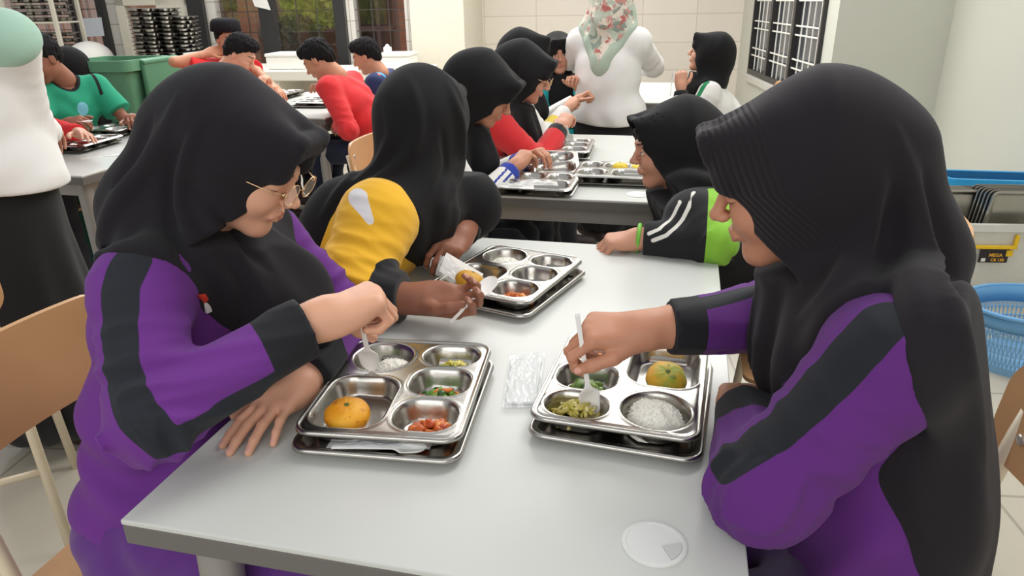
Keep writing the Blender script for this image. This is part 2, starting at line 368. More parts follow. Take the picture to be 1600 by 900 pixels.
# ------------------------------------------------------------------ serving counters along the glass
m_counter = mat('counter_white', 'e9e5d8', 0.5, var=0.03)
def counter(s0, s1, t0, t1, ztop, label, niche=True):
    r_ = thing('serving_counter', label, 'counter', room((s0+s1)/2, (t0+t1)/2))
    g = MB(); rbox(g, s0-0.02, s1+0.02, t0-0.03, t1, ztop-0.09, ztop, 0.008); g.build('countertop', m_counter, r_)
    g = MB(); rbox(g, s0, s0+0.10, t0, t1, 0, ztop-0.091); rbox(g, s1-0.10, s1, t0, t1, 0, ztop-0.091); rbox(g, s0+0.1, s1-0.1, t1-0.05, t1, 0, ztop-0.091)
    rbox(g, s0+0.1, s1-0.1, t0+0.03, t1-0.05, 0.22, 0.26); g.build('counter_body', m_counter, r_)
    return r_
counter(sx_(228, 6.5), sx_(398, 6.5), 6.5, 7.1, 0.82, 'long white counter carrying the stacks of steel trays')
counter(sx_(405, 6.5), sx_(655, 6.5), 6.5, 7.1, 0.80, 'long white counter behind the two boys in red', False)
def plainbox(px0, px1, pyt, pyb, t, dep, label, m=m_white, name='storage_box'):
    a = wallpt(px0, pyb, t); b = wallpt(px1, pyb, t); top = wallpt(px0, pyt, t)[2]; s0 = float(a@RU); s1 = float(b@RU); z0 = 0.822 if px0 < 400 else 0.802
    r_ = thing(name, label, 'box', room((s0+s1)/2, t+dep/2, z0)); g = MB(); rbox(g, s0, s1, t, t+dep, z0, top-0.03, 0.01); g.build('box_body', m, r_)
    g = MB(); rbox(g, s0-.006, s1+.006, t-.006, t+dep+.006, top-0.029, top, 0.008); g.build('box_lid', m, r_)
plainbox(291, 338, 83, 107, 6.55, 0.3, 'low white box on the counter beside the tray stacks')
plainbox(418, 500, 84, 115, 6.6, 0.35, 'wide white box on the counter between the boys')
plainbox(590, 640, 84, 110, 6.6, 0.35, 'bright white box on the counter behind the boy in blue')
g = MB(); c = wallpt(606, 83, 6.75); g.lathe([(0.035, 0), (0.038, 0.02), (0.038, 0.05), (0.02, 0.062), (0.014, 0.075), (0.004, 0.08)], c, 16)
tag(g.build('lidded_jar', m_white, smooth=True), 'small white jar standing on the bright white box', 'jar')

# ------------------------------------------------------------------ wheelie bin
bc = at(142, 95, d=4.75); bt = float(bc[2]); bn = thing('wheelie_bin', 'green wheelie bin with open rim behind the boy in teal', 'bin', (bc[0], bc[1]+.22, 0), rz=TH)
m_bin = mat('bin_green', '5b8f6f', 0.45, var=0.06)
g = MB(); w2, d2 = 0.235, 0.25; k = 0.72; H = bt
bot = [(x*k, y*k, 0.06) for x, y in rrect(2*w2, 2*d2, .05)]; top = [(x, y, H-0.04) for x, y in rrect(2*w2, 2*d2, .05)]
inn = [(x, y, H-0.04) for x, y in rrect(2*w2-.02, 2*d2-.02, .045)]; ib = [(x*k, y*k, 0.10) for x, y in rrect(2*w2-.03, 2*d2-.03, .045)]; n = len(bot)
g.add(bot+top+inn+ib, [tuple(range(n))[::-1]]+[(i, (i+1) % n, n+(i+1) % n, n+i) for i in range(n)]+[(n+i, n+(i+1) % n, 2*n+(i+1) % n, 2*n+i) for i in range(n)]+[(2*n+i, 2*n+(i+1) % n, 3*n+(i+1) % n, 3*n+i) for i in range(n)]+[tuple(range(3*n, 4*n))])
g.build('bin_body', m_bin, bn, local=True)
g = MB(); o1 = rrect(2*w2+.05, 2*d2+.05, .06); i1 = rrect(2*w2-.01, 2*d2-.01, .05); n = len(o1)
g.add([(x, y, H-.07) for x, y in o1]+[(x, y, H) for x, y in o1]+[(x, y, H) for x, y in i1]+[(x, y, H-.07) for x, y in i1], [(a*n+i, a*n+(i+1) % n, ((a+1) % 4)*n+(i+1) % n, ((a+1) % 4)*n+i) for a in range(4) for i in range(n)])
g.build('bin_rim', m_bin, bn, local=True)
g = MB(); g.box((w2+.035, 0.1, H-.22), (.035, .46, .44), bev=.015); g.box((w2+.03, 0.1, H-.02), (.06, .46, .03), bev=.01); g.build('bin_lid', mat('bin_lid_green', '4c8262', 0.45), bn, local=True)
for y in (-.16, .16):
    g = MB(); g.lathe([(0.09, -0.025), (0.1, -0.015), (0.1, 0.015), (0.09, 0.025)], (.12, y, .1), 20, R=Matrix.Rotation(math.pi/2, 3, 'X')); g.build('wheel', mat('black_rubber', '222222', 0.7), bn, local=True)

# ------------------------------------------------------------------ tables
m_top = mat('table_laminate', 'ced0cb', 0.26, var=0.012, vscale=3, spec=0.45); m_edge = mat('table_edge', '6b6864', 0.5); m_leg = mat('table_leg_grey', 'a19e9a', 0.42, metal=0.35, bump=0.15, bscale=700)
def table(x0, x1, y0, y1, label, group='grey topped canteen tables', grom=(), mt=m_top, th=0.030):
    t = thing('canteen_table', label, 'table', ((x0+x1)/2, (y0+y1)/2, 0), group=group); W, L = x1-x0, y1-y0
    g = MB(); g.box((0, 0, .75-.004), (W, L, .008), bev=.002); g.build('table_top', mt, t, local=True)
    g = MB(); g.box((0, 0, .75-.008-th/2), (W-.001, L-.001, th), bev=.002); g.build('top_edging', m_edge, t, local=True)
    for sx in (-1, 1):
        for sy in (-1, 1):
            x, y = sx*(W/2-.075), sy*(L/2-.075); g = MB(); g.tube([(x, y, .711), (x+sx*.02, y+sy*.02, 0.0)], [.03, .026], 20); g.build('leg', m_leg, t, smooth=False, local=True, auto=40)
    for sy in (-1, 1): g = MB(); g.box((0, sy*(L/2-.075), .68), (W-.2, .025, .06), bev=.002); g.build('rail', m_leg, t, local=True)
    for sx in (-1, 1): g = MB(); g.box((sx*(W/2-.075), 0, .68), (.025, L-.2, .06), bev=.002); g.build('rail', m_leg, t, local=True)
    for gx, gy in grom:
        g = MB(); c = (gx-(x0+x1)/2, gy-(y0+y1)/2, .75); g.lathe([(.0385, 0.0), (.0385, .002), (.036, .0028), (.033, .0028), (.0325, .0022), (.001, .0022)], c, 40)
        g.build('cable_grommet', mat('grommet_white', 'dfe1de', 0.35), t, local=True, auto=30)
        g = MB(); g.add([(c[0]+.0325*math.cos(a), c[1]+.0325*math.sin(a), c[2]+.0031) for a in [math.radians(-50+i*6) for i in range(11)]]+[(c[0]+.009, c[1]-.004, c[2]+.0031)], [tuple(range(12))])
        g.build('grommet_flap', mat('grommet_slot', 'c9ccc9', 0.4), t, local=True)
    return t
gp = at(1022, 850, z=.75)
table(-.658, .109, .58, 1.781, 'grey topped canteen table nearest, holding three steel food trays', grom=[(gp[0], gp[1])])
gp2 = at(997, 304, z=.75)
table(-.745, .022, 2.23, 3.43, 'grey topped canteen table behind the near one, with trays on both sides', grom=[(gp2[0], gp2[1])])
table(-2.26-.767, -2.26, 2.24, 3.44, 'canteen table at the left where the boy in teal eats')
table(-2.0-.767, -2.0, 3.75, 4.95, 'canteen table where the two boys in red lean over their trays')
table(-.80, -.03, 4.62, 5.82, 'farthest canteen table behind the standing woman in the floral scarf')

# ------------------------------------------------------------------ chairs
m_wood = mat('chair_plywood', 'c99a6b', 0.42, var=0.12, vscale=9); m_tube = mat('cream_tube', 'e0d2b8', 0.4)
def chair_proto(label):
    t = thing('school_chair', label, 'chair', group='plywood chairs with cream tube frames')
    def panel(fn, nu, nv, th, w, h, r):
        vs = []; fs = []
        for side in (0, 1):
            for i in range(nu+1):
                for j in range(nv+1):
                    u = -w/2+w*i/nu; v = -h/2+h*j/nv
                    # rounded corners: pull the rim in
                    dx = max(0, abs(u)-(w/2-r)); dy = max(0, abs(v)-(h/2-r)); q = math.hypot(dx, dy)
                    if q > r: u = math.copysign((w/2-r)+dx/q*r, u); v = math.copysign((h/2-r)+dy/q*r, v)
                    p, nn = fn(u, v); vs.append(tuple(p[k]+nn[k]*(th/2 if side else -th/2) for k in range(3)))
        S = (nu+1)*(nv+1); I = lambda s, i, j: s*S+i*(nv+1)+j
        for i in range(nu):
            for j in range(nv): fs.append((I(1, i, j), I(1, i+1, j), I(1, i+1, j+1), I(1, i, j+1))); fs.append((I(0, i, j+1), I(0, i+1, j+1), I(0, i+1, j), I(0, i, j)))
        for i in range(nu): fs += [(I(0, i, 0), I(0, i+1, 0), I(1, i+1, 0), I(1, i, 0)), (I(1, i, nv), I(1, i+1, nv), I(0, i+1, nv), I(0, i, nv))]
        for j in range(nv): fs += [(I(1, 0, j), I(1, 0, j+1), I(0, 0, j+1), I(0, 0, j)), (I(0, nu, j), I(0, nu, j+1), I(1, nu, j+1), I(1, nu, j))]
        return vs, fs
    g = MB(); g.add(*panel(lambda u, v: ((v+.0, u, .452-.03*max(0, (v-.12)/.08)**2*.4+.012*max(0, (-v-.1)/.1)**2), (0, 0, 1)), 24, 24, .011, .40, .40, .06)); g.build('seat', m_wood, t, local=True, auto=40)
    def bk(u, v):
        return ((-.222-.10*v-.030*(1-(u/.2)**2), u, .775+v), (1, 0, -.1))
    g = MB(); g.add(*panel(bk, 24, 12, .010, .405, .175, .06)); g.build('backrest', m_wood, t, local=True, auto=40)
    for sy in (-1, 1):
        y = sy*.165
        g = MB(); g.tube([(-.247, y, .82), (-.225, y, .70), (-.19, y, .5), (-.185, y, .44), (-.235, y*1.1, .0)], .0125, 12); g.build('rear_leg', m_tube, t, smooth=True, local=True)
        g = MB(); g.tube([(-.17, y, .434), (.13, y, .434), (.155, y, .425), (.165, y, .40), (.20, y*1.08, .0)], .0125, 12); g.build('front_leg', m_tube, t, smooth=True, local=True)
    for xx, zz in ((.12, .432), (-.15, .432), (-.205, .25)): g = MB(); g.tube([(xx, -.168, zz), (xx, .168, zz)], .0095, 10); g.build('crossbar', m_tube, t, smooth=True, local=True)
    for sy in (-1, 1):
        for zz in (-.035, .035):
            p, nn = bk(sy*.145, zz); g = MB(); g.lathe([(.0085, -.0075), (.009, .0055), (.007, .0075), (.003, .0078), (.0028, .0065), (.0005, .0065)], p, 16, R=Matrix.Rotation(math.pi/2, 3, 'Y') @ Matrix.Identity(3)); g.build('screw', mat('screw_steel', 'c8c4bb', 0.3, metal=0.6), t, smooth=False, local=True)
        for xx in (-.12, .12):
            g = MB(); g.lathe([(.0085, -.001), (.0085, .0015), (.006, .0025), (.0028, .0025), (.0026, .0015), (.0005, .0015)], (xx, sy*.14, .458), 16); g.build('screw', mat('screw_steel', 'c8c4bb', 0.3, metal=0.6), t, local=True)
    return t
CHAIRS = []
def chair(x, y, rz, label):
    if not CHAIRS: c = chair_proto(label); c.location = (x, y, 0); c.rotation_euler = (0, 0, rz); CHAIRS.append(c)
    else: c = dup(CHAIRS[0], (x, y, 0), rz, label); CHAIRS.append(c)
    return c
chair(-.81, .83, 0.0, 'plywood chair in which the girl with glasses sits')
chair(.29, .88, math.pi, 'plywood chair holding the girl with the pleated brim')
chair(-.93, 1.45, 0.05, 'plywood chair under the girl in the yellow top')
chair(.40, 1.85, math.pi, 'plywood chair under the girl in black and lime green')
chair(-1.80, 1.22, 2.3, 'empty plywood chair in front of the standing woman in white')
chair(-1.93, 2.36, math.pi*0.93, 'empty plywood chair tucked at the corner of the left table')
chair(-1.62, 4.02, math.pi, 'plywood chair under the crouched boy in a red long sleeve top')
chair(-2.98, 4.02, 0.0, 'plywood chair behind the red shirted boy with lowered head')
chair(-.98, 2.62, 0.0, 'plywood chair under the girl with blue striped white sleeves')
chair(-.98, 3.1, 0.0, 'plywood chair under the girl in the red jacket with glasses')
chair(.33, 4.75, math.pi, 'plywood chair under the girl with green shoulder stripes')
chair(-3.05, 2.85, 0.0, 'plywood chair under the boy in teal')

# ------------------------------------------------------------------ storage by the right wall
bx = at(1560, 352, d=3.2); zt = float(bx[2]); bxr = thing('storage_box', 'white plastic storage box with yellow handle full of steel trays', 'box', (bx[0]+.08, bx[1]+.24, 0), rz=TH)
m_plas = mat('translucent_white', 'dcdad0', 0.35, spec=0.4)
g = MB(); BW, BD, H = .58, .44, zt; k = .88
o1 = rrect(BW, BD, .05); i1 = rrect(BW-.012, BD-.012, .045); n = len(o1)
g.add([(x*k, y*k, .0) for x, y in o1]+[(x, y, H) for x, y in o1]+[(x, y, H) for x, y in i1]+[(x*k, y*k, .01) for x, y in i1], [tuple(range(n))[::-1]]+[(a*n+i, a*n+(i+1) % n, (a+1)*n+(i+1) % n, (a+1)*n+i) for a in range(3) for i in range(n)]+[tuple(range(3*n, 4*n))])
g.build('box_body', m_plas, bxr, local=True)
g = MB(); o2 = rrect(BW+.03, BD+.03, .06); g.add([(x, y, H-.03) for x, y in o2]+[(x, y, H+.004) for x, y in o2]+[(x, y, H+.004) for x, y in i1]+[(x, y, H-.03) for x, y in i1], [(a*n+i, a*n+(i+1) % n, ((a+1) % 4)*n+(i+1) % n, ((a+1) % 4)*n+i) for a in range(4) for i in range(n)]); g.build('box_rim', m_plas, bxr, local=True)
y_ = -BD/2*.96-.012; m_yel = mat('yellow_plastic', 'f0c41e', 0.4)
g = MB(); g.box((-.115, y_-.004, H-.105), (.215, .018, .016), bev=.004); g.box((-.016, y_-.004, H-.075), (.016, .018, .06), bev=.004); g.box((-.214, y_-.004, H-.075), (.016, .018, .06), bev=.004); g.box((-.03, y_, H-.135), (.03, .008, .03), bev=.003); g.build('box_handle', m_yel, bxr, local=True)
lab = MB(); lab.box((-.095, y_+.0005, H-.147), (.125, .004, .068)); lo = lab.build('box_label', mat('label_black', '2a2026', 0.5), bxr, local=True)
g = MB(); g.lathe([(.018, -.001), (.018, .001), (.0005, .001)], (-.088, y_-.0025, H-.125), 20, R=Matrix.Rotation(math.pi/2, 3, 'X') @ Matrix.Diagonal((1.3, .6, 1)).to_3x3()); g.build('label_emblem', mat('emblem_red', 'c9403a', 0.5), lo, smooth=False)
def text(txt, size, loc, m, parent, rz=0.0, rx=math.pi/2, ext=.0006):
    cu = bpy.data.curves.new('txt', 'FONT'); cu.body = txt; cu.size = size; cu.extrude = ext; cu.align_x = 'CENTER'; cu.align_y = 'CENTER'; cu.offset = size*.02
    o = bpy.data.objects.new('txt', cu); COL.objects.link(o); dg = bpy.context.evaluated_depsgraph_get(); me = bpy.data.meshes.new_from_object(o.evaluated_get(dg)); bpy.data.objects.remove(o)
    me.transform(Matrix.Translation(Vector(loc)) @ Matrix.Rotation(rz, 4, 'Z') @ Matrix.Rotation(rx, 4, 'X')); return me
for tx, sz, dx, dz in (('MEGA', .022, .007, -.145), ('CB 130', .019, .018, -.168)):
    me = text(tx, sz, (-.095+dx, y_-.0025, H+dz), None, None); oo = link('lettering', me, mat('label_yellow', 'f2b632', 0.5), lo, smooth=False, local=True); oo.parent = bxr; oo.parent = lo
sq = MB(); sq.box((-.138, y_-.002, H-.168), (.018, .002, .016)); sq.build('label_square', m_white, lo, local=True)
# the steel trays standing in that box come with the trays below
bsk = at(1570, 500, d=2.75); br_ = thing('laundry_basket', 'blue oval plastic basket with pierced sides on the floor by the wall', 'basket', (1.36, 2.86, 0), rz=TH+.1)
m_blue = mat('blue_plastic', '7fb0d6', 0.4, alpha=1); BA, BB, BH = .235, .19, .25
def ell(a, b, z, n=72): return [(a*math.cos(2*math.pi*i/n), b*math.sin(2*math.pi*i/n), z) for i in range(n)]
g = MB()
for i in range(84):
    a = 2*math.pi*i/84; sl = .10
    g.tube([(BA*.80*math.cos(a), BB*.80*math.sin(a), .03), (BA*.97*math.cos(a+sl), BB*.97*math.sin(a+sl), BH-.06)], .0022, 5, cap=False)
    g.tube([(BA*.80*math.cos(a), BB*.80*math.sin(a), .03), (BA*.97*math.cos(a-sl), BB*.97*math.sin(a-sl), BH-.06)], .0022, 5, cap=False)
for zz in (.05, .09, .13, .165): g.tube(ell(BA*(.8+.17*(zz-.03)/.16), BB*(.8+.17*(zz-.03)/.16), zz), .003, 6, closed=True)
g.build('basket_mesh', m_blue, br_, smooth=True, local=True)
g = MB(); n = 72
r1, r2, r3, r4 = ell(BA*.965, BB*.965, BH-.065), ell(BA, BB, BH), ell(BA-.006, BB-.006, BH), ell(BA*.955, BB*.955, BH-.065)
g.add(r1+r2+r3+r4, [(a*n+i, a*n+(i+1) % n, ((a+1) % 4)*n+(i+1) % n, ((a+1) % 4)*n+i) for a in range(4) for i in range(n)]); g.tube(ell(BA+.006, BB+.006, BH), .009, 8, closed=True); g.build('basket_rim', mat('blue_plastic_rim', '69a3d2', 0.4), br_, smooth=True, local=True)
g = MB(); g.add(ell(BA*.8, BB*.8, .03)+ell(BA*.79, BB*.79, .0), [tuple(range(n)), tuple(range(2*n-1, n-1, -1))]+[(n+i, n+(i+1) % n, (i+1) % n, i) for i in range(n)]); g.build('basket_base', m_blue, br_, local=True)
# blue crate resting on a white box behind
cc = at(1560, 284, d=3.72); cr = thing('blue_crate', 'bright blue plastic crate stacked behind the box of steel trays', 'crate', (cc[0]+.02, cc[1]+.14, 0.2), rz=TH-.12)
g = MB(); o1 = rrect(.50, .22, .04); o3 = rrect(.48, .20, .035); o4 = rrect(.53, .25, .05); n = len(o1); Hc = float(cc[2])-.2
g.add([(x*.85, y*.85, 0) for x, y in o1]+[(x, y, Hc) for x, y in o1]+[(x, y, Hc) for x, y in o3]+[(x*.85, y*.85, .01) for x, y in o3], [tuple(range(n))[::-1]]+[(a*n+i, a*n+(i+1) % n, (a+1)*n+(i+1) % n, (a+1)*n+i) for a in range(3) for i in range(n)]+[tuple(range(3*n, 4*n))]); g.build('crate_body', mat('crate_blue_dark', '2a74a8', 0.4), cr, local=True)
g = MB(); g.add([(x, y, Hc-.045) for x, y in o4]+[(x, y, Hc+.003) for x, y in o4]+[(x, y, Hc+.003) for x, y in o3]+[(x, y, Hc-.045) for x, y in o3], [(a*n+i, a*n+(i+1) % n, ((a+1) % 4)*n+(i+1) % n, ((a+1) % 4)*n+i) for a in range(4) for i in range(n)]); g.build('crate_rim', mat('crate_blue', '27a0de', 0.4), cr, local=True)
g = MB(); g.box((cc[0]+.0, cc[1]+.16, .1), (.42, .30, .195), rz=TH-.12, bev=.02); tag(g.build('storage_box', m_plas), 'low white plastic box under the bright blue crate', 'box')
# ------------------------------------------------------------------ steel food trays
m_steel = mat('brushed_steel', 'b9b6b0', 0.27, metal=1.0, var=0.05, vscale=60, bump=0.06, bscale=400)
def smoothst(x): x = np.clip(x, 0, 1); return x*x*(3-2*x)
def sd_rr(x, y, cx, cy, w, h, r):
    qx = np.abs(x-cx)-(w/2-r); qy = np.abs(y-cy)-(h/2-r)
    return np.hypot(np.maximum(qx, 0), np.maximum(qy, 0))+np.minimum(np.maximum(qx, qy), 0)-r
COMPS = [(-.057, .086, .104, .104, .052), (-.057, -.060, .114, .150, .038), (.060, .100, .098, .074, .036), (.060, .010, .098, .086, .034), (.060, -.088, .098, .088, .038)]
TD = .033
def tray_mesh(W, L, step, comps, name, depth=.033, flat=None):
    nx, ny = int(round((W+.0)/step)), int(round(L/step)); xs = np.linspace(-W/2, W/2, nx+1); ys = np.linspace(-L/2, L/2, ny+1)
    X, Y = np.meshgrid(xs, ys, indexing='ij'); R_ = .03
    # pull the corner verts onto the rounded outline
    cx = np.sign(X)*np.maximum(0, np.abs(X)-(W/2-R_)); cyy = np.sign(Y)*np.maximum(0, np.abs(Y)-(L/2-R_)); q = np.hypot(cx, cyy); m1 = np.maximum(np.abs(cx), np.abs(cyy)); sc = np.where(q > 1e-9, m1/np.maximum(q, 1e-9), 1)
    X = np.where(np.abs(cx) > 0, X-cx+cx*sc, X) if True else X; Y = np.where(np.abs(cyy) > 0, Y-cyy+cyy*sc, Y)
    d = sd_rr(X, Y, 0, 0, W, L, R_)          # <0 inside
    Z = np.zeros_like(X)
    Z += -.0035*smoothst(1-np.abs(d+.0085)/.003)*0.6      # pressed line near the lip
    Z += .0015*smoothst((d+.006)/.003) - .007*smoothst((d+.0028)/.0028)
    if comps:
        s = np.full_like(X, 1.0)
        for (a, b, w_, h_, r_) in comps: s = np.minimum(s, sd_rr(X, Y, a, b, w_, h_, r_))
        Z += -depth*smoothst(-s/.013) + .0012*smoothst(1-np.abs(s-.003)/.003)
    if flat: Z += -flat*smoothst((-d-.012)/.010)
    vs = np.stack([X, Y, Z], -1).reshape(-1, 3); I = lambda i, j: i*(ny+1)+j
    fs = [(I(i, j), I(i+1, j), I(i+1, j+1), I(i, j+1)) for i in range(nx) for j in range(ny)]
    me = bpy.data.meshes.new(name); me.from_pydata(vs.tolist(), [], fs); me.update(); me.materials.append(m_steel); me.polygons.foreach_set('use_smooth', [True]*len(me.polygons)); return me
ME_TRAY = tray_mesh(.250, .306, .0026, COMPS, 'food_tray_mesh'); ME_BASE = tray_mesh(.254, .310, .0035, None, 'flat_tray_mesh', flat=.0155)
ME_TRAY_S = tray_mesh(.250, .306, .006, COMPS, 'food_tray_mesh_small'); ME_BASE_S = tray_mesh(.254, .310, .008, None, 'flat_tray_mesh_small', flat=.0155)
def tray(kind, loc, rz, label, group=None, small=False, M=None):
    me = {('food', 0): ME_TRAY, ('food', 1): ME_TRAY_S, ('flat', 0): ME_BASE, ('flat', 1): ME_BASE_S}[(kind, int(small))]
    o = bpy.data.objects.new('food_tray' if kind == 'food' else 'flat_tray', me); COL.objects.link(o); o.location = tuple(float(v) for v in loc); o.rotation_euler = (0, 0, rz)
    if M is not None: o.rotation_euler = M.to_euler()
    if not small:
        md = o.modifiers.new('sheet', 'SOLIDIFY'); md.thickness = .0007; md.offset = -1
    tag(o, label, 'tray', group); return o
class Frame:
    def __init__(s, x, y, z, rz): s.p = np.array([x, y, z]); s.c, s.s = math.cos(rz), math.sin(rz); s.rz = rz
    def __call__(s, x, y, z=0.0): return s.p+np.array([x*s.c-y*s.s, x*s.s+y*s.c, z])
ZU = .75+.0042+TD        # rim height of an upper tray standing in a flat one
m_rice = mat('rice_white', 'fdfaf0', 0.55, var=0.03, vscale=80)
def dome_pts(rng, n, rx, ry, h, pw=2.0):
    out = []
    for _ in range(n):
        a = rng.uniform(0, 6.283); q = math.sqrt(rng.uniform(0, 1)); out.append((q*rx*math.cos(a), q*ry*math.sin(a), h*(1-q**pw)))
    return out
def blob(mb, c, r, rng, R=None, sub=2, amp=.2):
    bm = bmesh.new(); bmesh.ops.create_icosphere(bm, subdivisions=sub, radius=1); ph = [rng.uniform(0, 6.28) for _ in range(6)]
    Rm = R or Matrix.Rotation(rng.uniform(0, 6.28), 3, 'Z') @ Matrix.Rotation(rng.uniform(-.6, .6), 3, 'X')
    for v in bm.verts:
        k = 1+amp*(math.sin(3*v.co.x+ph[0])*math.sin(2.6*v.co.y+ph[1])+.5*math.sin(5*v.co.z+ph[2])*math.sin(4*v.co.x+ph[3]))
        v.co = Rm @ Vector((v.co.x*r[0]*k, v.co.y*r[1]*k, v.co.z*r[2]*k))+Vector([float(x) for x in c])
    bm.verts.index_update(); mb.add([v.co.copy() for v in bm.verts], [[v.index for v in f.verts] for f in bm.faces]); bm.free()
def rice(F, cx, cy, rx, ry, h, label, seed, grains=420, ang=0.0):
    rng = random.Random(seed); g = MB(); n = 26; k = 9; vs = []; fs = []
    ph = [rng.uniform(0, 6.28) for _ in range(4)]
    def hh(q, a): return h*(1-q**2.4)*(1+.13*math.sin(2*a+ph[0])*q+.08*math.sin(5*a+ph[1])*q)
    for i in range(k+1):
        q = i/k
        for j in range(n):
            a = 2*math.pi*j/n; rr = 1+.06*math.sin(3*a+ph[2])+.04*math.sin(7*a+ph[3]); vs.append(F(cx+q*rx*rr*math.cos(a), cy+q*ry*rr*math.sin(a), -TD+.0015+hh(q, a)))
    for i in range(k):
        for j in range(n): fs.append((i*n+j, i*n+(j+1) % n, (i+1)*n+(j+1) % n, (i+1)*n+j))
    g.add(vs, fs)
    for _ in range(grains):
        q = math.sqrt(rng.uniform(0, 1)); a = rng.uniform(0, 6.283); rr = 1+.06*math.sin(3*a+ph[2])+.04*math.sin(7*a+ph[3])
        c = F(cx+q*rx*rr*math.cos(a), cy+q*ry*rr*math.sin(a), -TD+.0015+hh(q, a)+.0003); d = Vector((rng.gauss(0, 1), rng.gauss(0, 1), rng.gauss(0, .5))).normalized(); e = d.orthogonal().normalized(); f_ = d.cross(e); c = Vector([float(x) for x in c])
        g.add([c-d*.0036, c+e*.0013, c+f_*.0013, c-e*.0013, c-f_*.0013, c+d*.0036], [(0, 1, 2), (0, 2, 3), (0, 3, 4), (0, 4, 1), (5, 2, 1), (5, 3, 2), (5, 4, 3), (5, 1, 4)])
    o = g.build('steamed_rice', m_rice, smooth=False); return tag(o, label, 'rice', kind='stuff')
def stew(F, cx, cy, rx, ry, cols, n, size, label, name, seed, cat, h=.012, flat=.6):
    rng = random.Random(seed); g = MB(); ms = [mat(f'{name}_{i}', c, 0.35, var=0.25, vscale=120, bump=.2) for i, c in enumerate(cols)]
    for (x, y, z) in dome_pts(rng, n, rx, ry, h):
        g.cur = rng.randrange(len(cols)); s = size*rng.uniform(.7, 1.25); blob(g, F(cx+x, cy+y, -TD+.004+z), (s, s*rng.uniform(.6, .9), s*flat), rng, sub=2, amp=.28)
    o = link(name, g.mesh(name), ms, smooth=True); return tag(o, label, cat, kind='stuff')
def strips(F, cx, cy, rx, ry, cols, n, ln, rad, label, name, seed, cat, h=.012):
    rng = random.Random(seed); g = MB(); ms = [mat(f'{name}_{i}', c, 0.35, var=0.2, vscale=90) for i, c in enumerate(cols)]
    for (x, y, z) in dome_pts(rng, n, rx, ry, h):
        g.cur = rng.randrange(len(cols)); a = rng.uniform(0, 6.28); l = ln*rng.uniform(.5, 1.1); b = rng.uniform(-.004, .004); p0 = np.array([x, y, z]); dx = np.array([math.cos(a), math.sin(a), rng.uniform(-.15, .3)])*l/2; sd = np.array([-math.sin(a), math.cos(a), 0])*b
        pts = [p0-dx, p0-dx*.4+sd, p0+dx*.4+sd, p0+dx]; r_ = rad*rng.uniform(.75, 1.2)
        g.tube([F(cx+p[0], cy+p[1], -TD+.0045+max(0, p[2])) for p in pts], [r_*.6, r_, r_, r_*.55], 7)
    o = link(name, g.mesh(name), ms, smooth=True); return tag(o, label, cat, kind='stuff')
def tangerine(c, r, label, cols, seed, scar=False, tilt=(0, 0), h=.78):
    """a slightly flattened loose skinned tangerine; c is the point it rests on"""
    rng = random.Random(seed); nz = [(rng.uniform(0, 6.28), rng.uniform(0, 6.28)) for _ in range(6)]; g = MB(); n, k = 48, 30; vs = []; fs = []
    Rm = Matrix.Rotation(tilt[0], 3, 'X') @ Matrix.Rotation(tilt[1], 3, 'Y')
    for i in range(k+1):
        th = math.pi*i/k
        for j in range(n):
            a = 2*math.pi*j/n; rr = r*(1+.018*math.sin(5*a+nz[0][0])*math.sin(th)+.012*math.sin(9*a+3*th+nz[1][0])-.10*math.exp(-(th/.30)**2)-.06*math.exp(-((math.pi-th)/.3)**2))
            v = Rm @ Vector((rr*math.sin(th)*math.cos(a), rr*math.sin(th)*math.sin(a), rr*h*math.cos(th))); vs.append(v+Vector([float(x) for x in c])+Vector((0, 0, r*h*.97)))
    for i in range(k):
        for j in range(n): fs.append((i*n+j, i*n+(j+1) % n, (i+1)*n+(j+1) % n, (i+1)*n+j))
    g.add(vs, fs)
    nm = 'tangerine_peel_%d' % seed
    m_ = mat(nm, cols[0], 0.38, var=0.1, vscale=60, bump=.5, bscale=900); nt = m_.node_tree; N = nt.nodes; L = nt.links; b = N['Principled BSDF']; src = b.inputs['Base Color'].links[0].from_socket
    tc = N.new('ShaderNodeTexCoord')
    for ci, (cc_, sc, p0, p1) in enumerate([(cols[1], 22, .48, .62)]+([(cols[2], 70, .62, .66)] if len(cols) > 2 else [])):
        nn = N.new('ShaderNodeTexNoise'); nn.inputs['Scale'].default_value = sc; nn.inputs['Detail'].default_value = 5; L.new(tc.outputs['Object'], nn.inputs['Vector'])
        mr = N.new('ShaderNodeMapRange'); mr.inputs[1].default_value = p0; mr.inputs[2].default_value = p1; L.new(nn.outputs['Fac'], mr.inputs[0])
        m2 = N.new('ShaderNodeMix'); m2.data_type = 'RGBA'; L.new(mr.outputs[0], m2.inputs[0]); L.new(src, m2.inputs[6]); m2.inputs[7].default_value = lin(cc_); src = m2.outputs[2]
    L.new(src, b.inputs['Base Color'])
    o = g.build('tangerine', m_, smooth=True); tag(o, label, 'fruit')
    top = Rm @ Vector((0, 0, r*h*.90)); top = top+Vector([float(x) for x in c])+Vector((0, 0, r*h*.97))
    s = MB(); s.lathe([(.0045, -.002), (.0042, .0005), (.002, .0018), (.0004, .002)], top, 9, R=Rm); s.build('stem_scar', mat('stem_scar', '5d6a2e', 0.7), o, smooth=True)
    return o
m_spoon = mat('white_plastic', 'fbf9f5', 0.3, var=0.01, spec=0.5)
